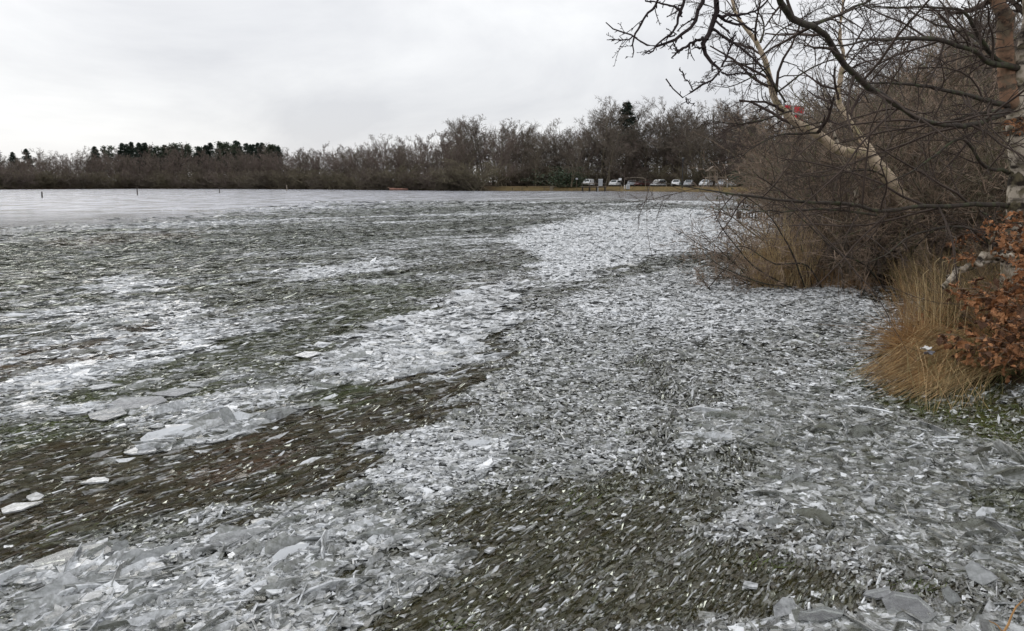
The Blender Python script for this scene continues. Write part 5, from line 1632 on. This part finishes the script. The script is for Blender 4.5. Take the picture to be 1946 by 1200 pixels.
def car(label, px, Y, rz, paint, L_=4.2, W_=1.75, H_=1.48, van=False, cat='car', stripe=None):
    """nose towards +x before turning"""
    c = ground_at(px, Y)
    root = thing('parked_van' if van else 'parked_car', label, cat, c, rz, 'vehicles parked behind the beach')
    h2 = L_ / 2
    if van:
        prof = [(-h2, .32), (-h2, H_ * .94), (-h2 + .12, H_), (h2 - 1.55, H_), (h2 - 1.3, H_ - .06), (h2 - .62, 1.12), (h2 - .08, .92), (h2, .62), (h2, .32)]
        win = [(h2 - 1.75, 1.12), (h2 - 1.75, H_ - .22), (h2 - 1.36, H_ - .22), (h2 - .80, 1.15)]
        wins = [win]
        ws = (h2 - 1.26, H_ - .10, h2 - .66, 1.15)
    else:
        prof = [(-h2, .30), (-h2, .72), (-h2 + .08, .92), (-h2 + .45, H_ - .12), (-h2 + .8, H_), (h2 - 1.95, H_), (h2 - 1.6, H_ - .07), (h2 - .95, .98), (h2 - .25, .82), (h2, .60), (h2, .30)]
        wins = [[(-h2 + .30, .98), (-h2 + .58, H_ - .16), (-h2 + 1.15, H_ - .13), (-h2 + 1.15, .98)], [(-h2 + 1.22, .98), (-h2 + 1.22, H_ - .13), (h2 - 1.75, H_ - .14), (h2 - 1.15, .98)]]
        ws = (h2 - 1.58, H_ - .10, h2 - .99, 1.0)
    # body with tumblehome: three stations across
    n = len(prof); V = []; F = []
    for yy_, q_ in ((-W_ / 2, .88), (-W_ / 2 * .82, 1), (W_ / 2 * .82, 1), (W_ / 2, .88)):
        for (u, v) in prof:
            inset = 0 if v < 1.0 else (v - 1.0) * .28
            yv = yy_ * (1 - inset / (W_ / 2))
            V.append((u * (.985 if q_ < 1 else 1), yv, v if q_ == 1 else .3 + (v - .3) * (.955)))
    for k in range(3):
        for i in range(n):
            j = (i + 1) % n
            F.append((k * n + i, k * n + j, (k + 1) * n + j, (k + 1) * n + i))
    F.append(tuple(range(n - 1, -1, -1))[::-1]); F.append(tuple(range(3 * n, 4 * n))[::-1])
    mb = MB(); mb.add(V, F); mb.build('body', paint, root)
    for w_ in wins:
        for sgn in (-1, 1):
            def yv(v):
                return sgn * ((W_ / 2) * (1 - max(0, v - 1.0) * .28 / (W_ / 2)) + .012)
            mbw = MB(); a_ = [(u, yv(v), .3 + (v - .3) * .955) for u, v in w_]; b_ = [(u, yv(v) - sgn * .03, .3 + (v - .3) * .955) for u, v in w_]
            k = len(w_); mbw.add(a_ + b_, [tuple(range(k)), tuple(range(2 * k - 1, k - 1, -1))] + [(i, (i + 1) % k, k + (i + 1) % k, k + i) for i in range(k)])
            mbw.build('side_window', GLASS, root)
    x0, z0, x1, z1 = ws
    nx_, nz_ = (z0 - z1), (x1 - x0); q_ = math.hypot(nx_, nz_); nx_, nz_ = nx_ / q_ * .015, nz_ / q_ * .015
    mbw = MB(); yw0, yw1 = W_ / 2 * .66, W_ / 2 * .78
    fr_ = [(x0 + nx_, -yw0, z0 + nz_), (x0 + nx_, yw0, z0 + nz_), (x1 + nx_, yw1, z1 + nz_), (x1 + nx_, -yw1, z1 + nz_)]
    bk_ = [(a - nx_ * 2, b_, c_ - nz_ * 2) for a, b_, c_ in fr_]
    mbw.add(fr_ + bk_, [(3, 2, 1, 0), (4, 5, 6, 7)] + [(i, (i + 1) % 4, 4 + (i + 1) % 4, 4 + i) for i in range(4)])
    mbw.build('windscreen', GLASS, root)
    MB().box((-h2 - .015, -W_ * .34, H_ * .66), (-h2 + (.02 if van else .32), W_ * .34, H_ * .86)).build('rear_window', GLASS, root)
    for sgn in (-1, 1):
        for ux in (-h2 + .78, h2 - .82):
            wheel(root, ux, sgn * (W_ / 2 - .11))
        MB().box((h2 - .14, sgn * W_ * .36 - .16, .62), (h2 + .012, sgn * W_ * .36 + .16, .76), 0, .03).build('headlight', LAMP, root)
        MB().box((-h2 - .014, sgn * W_ * .40 - .10, .72), (-h2 + .1, sgn * W_ * .40 + .10, .92), 0, .03).build('tail_light', REDLAMP, root)
        MB().box((h2 - 1.25, sgn * (W_ / 2 + .10) - .09, 1.0), (h2 - 1.12, sgn * (W_ / 2 + .10) + .09, 1.13), 0, .03).build('mirror', paint, root)
    MB().box((h2 - .12, -W_ * .40, .30), (h2 + .03, W_ * .40, .50), 0, .04).build('front_bumper', paint if not van else STEEL_DARK, root)
    MB().box((h2 - .02, -.5, .52), (h2 + .014, .5, .60)).build('grille', STEEL_DARK, root)
    if stripe is not None:
        for sgn in (-1, 1):
            MB().box((-h2 + .3, sgn * (W_ / 2 + .004) - .006, .62), (h2 - .4, sgn * (W_ / 2 + .004) + .006, .80)).build('stripe', stripe, root)
    return root


car('white panel van parked behind the jetty', 1118, 204, R(246), WHITE, 4.3, 1.75, 1.75, True, 'van')
car('white hatchback parked nose to the lake right of the jetty', 1168, 203, R(246), WHITE, 4.2, 1.8, 1.55)
car('dark red estate car half hidden behind twigs', 1222, 204, R(212), RED, 4.5, 1.75, 1.48)
car('grey car half hidden between the white hatchback and the red car', 1201, 207, R(250), SILVER, 4.2, 1.75, 1.5)
car('white and silver people carrier right of the red car', 1251, 197, R(222), WHITE, 4.3, 1.8, 1.65)
car('white car with a green stripe left of the lamp post', 1285, 190, R(250), WHITE, 4.3, 1.8, 1.6, stripe=GREEN)
car('silver car right of the lamp post', 1309, 188, R(246), SILVER, 4.2, 1.75, 1.5)
car('white car behind the swing frame', 1341, 184, R(238), WHITE, 4.3, 1.8, 1.55)

car('silver car half hidden behind the swing frame legs', 1372, 178, R(240), SILVER, 4.2, 1.75, 1.5)
car('white car furthest right in the row, past the swing frame', 1398, 174, R(236), WHITE, 4.2, 1.75, 1.5)

# lamp post
lp_ = ground_at(1296, 176)
lt = thing('lamp_post', 'tall dark lamp post with a black lantern behind the beach', 'lamp post', lp_)
hL = 6.6
MB().bar((0, 0, -.1), (0, 0, .5), .14, .12, 8).build('base', STEEL_DARK, lt)
MB().bar((0, 0, .5), (0, 0, hL - 1.0), .12, .09, 8).build('pole', STEEL_DARK, lt)
MB().bar((0, 0, hL - 1.0), (0, 0, hL - .35), .18, .30, 8).bar((0, 0, hL - .35), (0, 0, hL - .1), .36, .10, 8).build('lantern', STEEL_DARK, lt)
# white sign on a post
sg = ground_at(1178, 181)
st_ = thing('sign_post', 'small white notice board on a thin post right of the white hatchback', 'sign', sg)
MB().bar((0, .03, -.1), (0, .03, 2.9), .04, .04, 6).build('post', STEEL_DARK, st_)
MB().box((-.32, -.03, 2.35), (.32, -.002, 2.85)).build('board', WHITE, st_)
sg = ground_at(1095, 187)
st_ = thing('sign_post', 'pale tilted notice board on a post left of the white van', 'sign', sg)
MB().bar((0, .03, -.1), (.1, .03, 2.9), .04, .04, 6).build('post', WOOD, st_)
MB().box((-.15, -.03, 2.4), (.35, -.002, 2.75), .0).build('board', SILVER, st_)

# play tower and swing frame
pt_ = ground_at(1353, 172)
tw_ = thing('play_tower', 'wooden play tower with a pitched roof behind the beach', 'play tower', pt_)
for sx in (-.8, .8):
    for sy in (-.8, .8):
        MB().bar((sx, sy, -.1), (sx, sy, 3.3), .07, .07, 6).build('post', WOOD_PALE, tw_)
for i in range(7):
    MB().box((-.95 + i * .27, -.9, 1.5), (-.95 + i * .27 + .25, .9, 1.56)).build('plank', WOOD, tw_)
MB().box((-.9, -.92, 2.2), (.9, -.86, 2.32)).build('rail', WOOD_PALE, tw_)
MB().box((-.9, .86, 2.2), (.9, .92, 2.32)).build('rail', WOOD_PALE, tw_)
MB().prism([(-1.35, 3.25), (0, 4.25), (1.35, 3.25), (1.35, 3.34), (0, 4.35), (-1.35, 3.34)], 'y', -1.2, 1.2).build('roof', WOOD, tw_)
MB().prism([(-.95, 3.3), (0, 4.02), (.95, 3.3)], 'y', -.72, -.66).build('gable', WOOD_PALE, tw_)
sw = ground_at(1352, 167)
sf = thing('swing_frame', 'pale swing frame with splayed legs in front of the play tower', 'swing', (sw[0] - .2, sw[1], sw[2]))
for sx in (-1.0, 1.0):
    for k in (-1, 1):
        MB().bar((sx + sx * .9, k * .9, -.1), (sx, 0, 2.3), .07, .06, 6).build('leg', WOOD_PALE, sf)
MB().bar((-1.15, 0, 2.3), (3.2, 0, 2.35), .07, .07, 6).build('beam', WOOD_PALE, sf)
MB().bar((3.2, -.5, -.1), (3.2, 0, 2.3), .06, .06, 6).build('post', WOOD_PALE, sf)
for x_ in (-.3, .3):
    MB().bar((x_ - .22, 0, 2.24), (x_ - .22, 0, .5), .018, .018, 5).build('rope', STEEL_DARK, sf)
    MB().bar((x_ + .22, 0, 2.24), (x_ + .22, 0, .5), .018, .018, 5).build('rope', STEEL_DARK, sf)
    MB().box((x_ - .24, -.14, .44), (x_ + .24, .14, .497)).build('seat', STEEL_DARK, sf)

# goal shaped timber frame left of the red car
gf = ground_at(1210, 176)
gt = thing('timber_frame', 'thin pale timber frame like a goal in front of the red car', 'frame', gf)
MB().bar((-3.0, 0, -.1), (-2.6, 0, 2.9), .05, .05, 6).build('post', WOOD_PALE, gt)
MB().bar((2.0, .2, -.1), (1.8, .2, 2.8), .05, .05, 6).build('post', WOOD_PALE, gt)
MB().bar((-2.6, 0, 2.85), (0, .1, 3.0), .05, .05, 6).bar((0, .1, 3.0), (1.9, .2, 2.76), .05, .05, 6).build('crossbar', WOOD_PALE, gt)

# benches, stumps, bollards on the grass
for i, (px, Y, lab) in enumerate(((983, 189, 'low wooden bench on the grass at the left end of the beach'), (1043, 189, 'low wooden bench beside the tree stump'))):
    b0 = ground_at(px, Y)
    bt = thing('bench', lab, 'bench', b0)
    for k in range(3):
        MB().box((-1.4, -.22 + k * .15, .45), (1.4, -.22 + k * .15 + .13, .5)).build('plank', WOOD, bt)
    for sx in (-1.1, 1.1):
        MB().box((sx - .06, -.2, -.05), (sx + .06, .2, .447)).build('leg', WOOD_DARK, bt)
sb = ground_at(1048, 186.5)
sp2 = thing('tree_stump', 'short tree stump on the grass between the benches', 'stump', sb)
MB().bar((0, 0, -.1), (0, 0, .25), .55, .40, 9).bar((0, 0, .25), (.04, 0, 1.0), .40, .36, 9).build('trunk', GREYBARK, sp2)
MB().bar((.04, 0, 1.0), (.04, 0, 1.012), .33, .33, 9).build('cut_face', WOOD_PALE, sp2)
for i, (px, Y, h_, m_, lab) in enumerate(((1181, 186, 1.0, WOOD_PALE, 'short pale bollard right of the white hatchback'), (1187, 186, .8, WHITE, 'low white bollard left of the small white cabinet'), (1136, 181, 1.4, WHITE, 'thin white leaning post behind the jetty'), (1266, 186, 1.0, WOOD_PALE, 'thin pale post right of the people carrier'), (1381, 168, 1.6, WHITE, 'white post right of the swing frame'))):
    b0 = ground_at(px, Y)
    bt = thing('bollard', lab, 'post', b0)
    MB().bar((0, 0, -.1), (0, 0, h_), .10, .09, 8).build('shaft', m_, bt)
    MB().bar((0, 0, h_), (0, 0, h_ + .08), .11, .05, 8).build('cap', m_, bt)
cb = ground_at(1193, 184)
ct_ = thing('utility_cabinet', 'small white cabinet on the grass left of the grey car', 'cabinet', cb)
MB().box((-.4, -.25, .1), (.4, .25, 1.1), 0, .03).build('body', WHITE, ct_)
MB().box((-.34, -.275, .18), (.34, -.252, 1.0)).build('door', SILVER, ct_)
MB().box((-.42, -.27, -.05), (.42, .27, .098)).build('plinth', STEEL_DARK, ct_)
# a drift log on the far shore
dl = GD(757, 205, .25)
dlg = thing('driftwood_log', 'reddish driftwood log lying at the far waterline', 'log', tuple(dl))
MB().bar((-2.2, 0, .05), (2.4, .4, .0), .30, .22, 8).build('trunk', simple('red_log', (.30, .16, .12), .85, .3, 2.), dlg)
MB().bar((-2.0, 0, .1), (-2.6, -.2, .55), .16, .08, 6).build('stub', simple('red_log_end', (.34, .22, .16), .85, .3, 2.), dlg)

# picket fence standing in the flooded margin
f0, f1 = G(1412, 418), G(1528, 414)
ft = thing('picket_fence', 'low picket fence standing in the icy shallows behind the willow twigs', 'fence', tuple(f0))
d_ = f1 - f0; n = 22
for i in range(n):
    p_ = d_ * i / (n - 1)
    MB().box((p_[0] - .028, p_[1] - .012, -.3), (p_[0] + .028, p_[1] + .012, .34 + .02 * math.sin(i * 2.1))).build('picket', WOOD_DARK, ft)
for zz_ in (.30, .10):
    MB().bar((-.05, .03, zz_), (d_[0] + .05, d_[1] + .03, zz_ - .01), .018, .018, 5).build('rail', WOOD_DARK, ft)
MB().box((-.32, -.06, -.3), (-.10, .06, .40)).build('end_post', WOOD_DARK, ft)

# red flag with a white cross on its pole
fp = P(1483, 349, 52.0); fz_ = zland(fp[0], fp[1])
fg = thing('flag_pole', 'red flag with a white cross hanging from a thin pole behind the leaning birch', 'flag', (fp[0], fp[1], fz_))
topz = float(P(1483, 196, 52.0)[2]) - fz_
MB().bar((0, 0, -.1), (0, 0, topz), .035, .025, 8).build('pole', STEEL_DARK, fg)
FR = simple('flag_red', (.70, .04, .06), .8, .12, 3.)
FW = simple('flag_white', (.80, .79, .78), .8, .05, 3.)
nx, ny = 22, 15
u, v = np.meshgrid(np.linspace(0, 1, nx), np.linspace(0, 1, ny))
Vx = .03 + u * 1.25; Vz = topz - .12 - v * .92 - u * .10 - .12 * u * v; Vy = .10 * np.sin(u * 7 + v * 1.2) * (.3 + u)
V = np.stack([Vx, Vy, Vz], -1).reshape(-1, 3); V2 = V + np.array([0, .006, 0])
i = (np.arange(ny - 1)[:, None] * nx + np.arange(nx - 1)[None]).ravel()
F = np.stack([i, i + 1, i + nx + 1, i + nx], 1)
ci = i % nx; ri = i // nx
white = ((ci >= 7) & (ci <= 9)) | ((ri >= 6) & (ri <= 7))
link('flag', mesh_np('flag', np.concatenate([V, V2]), [F, F[:, ::-1] + nx * ny], [FR, FW], np.concatenate([white, white]).astype(int), smooth_shade=True), fg)
MB().bar((0, 0, topz), (0, 0, topz + .09), .05, .03, 8).build('finial', STEEL_DARK, fg)
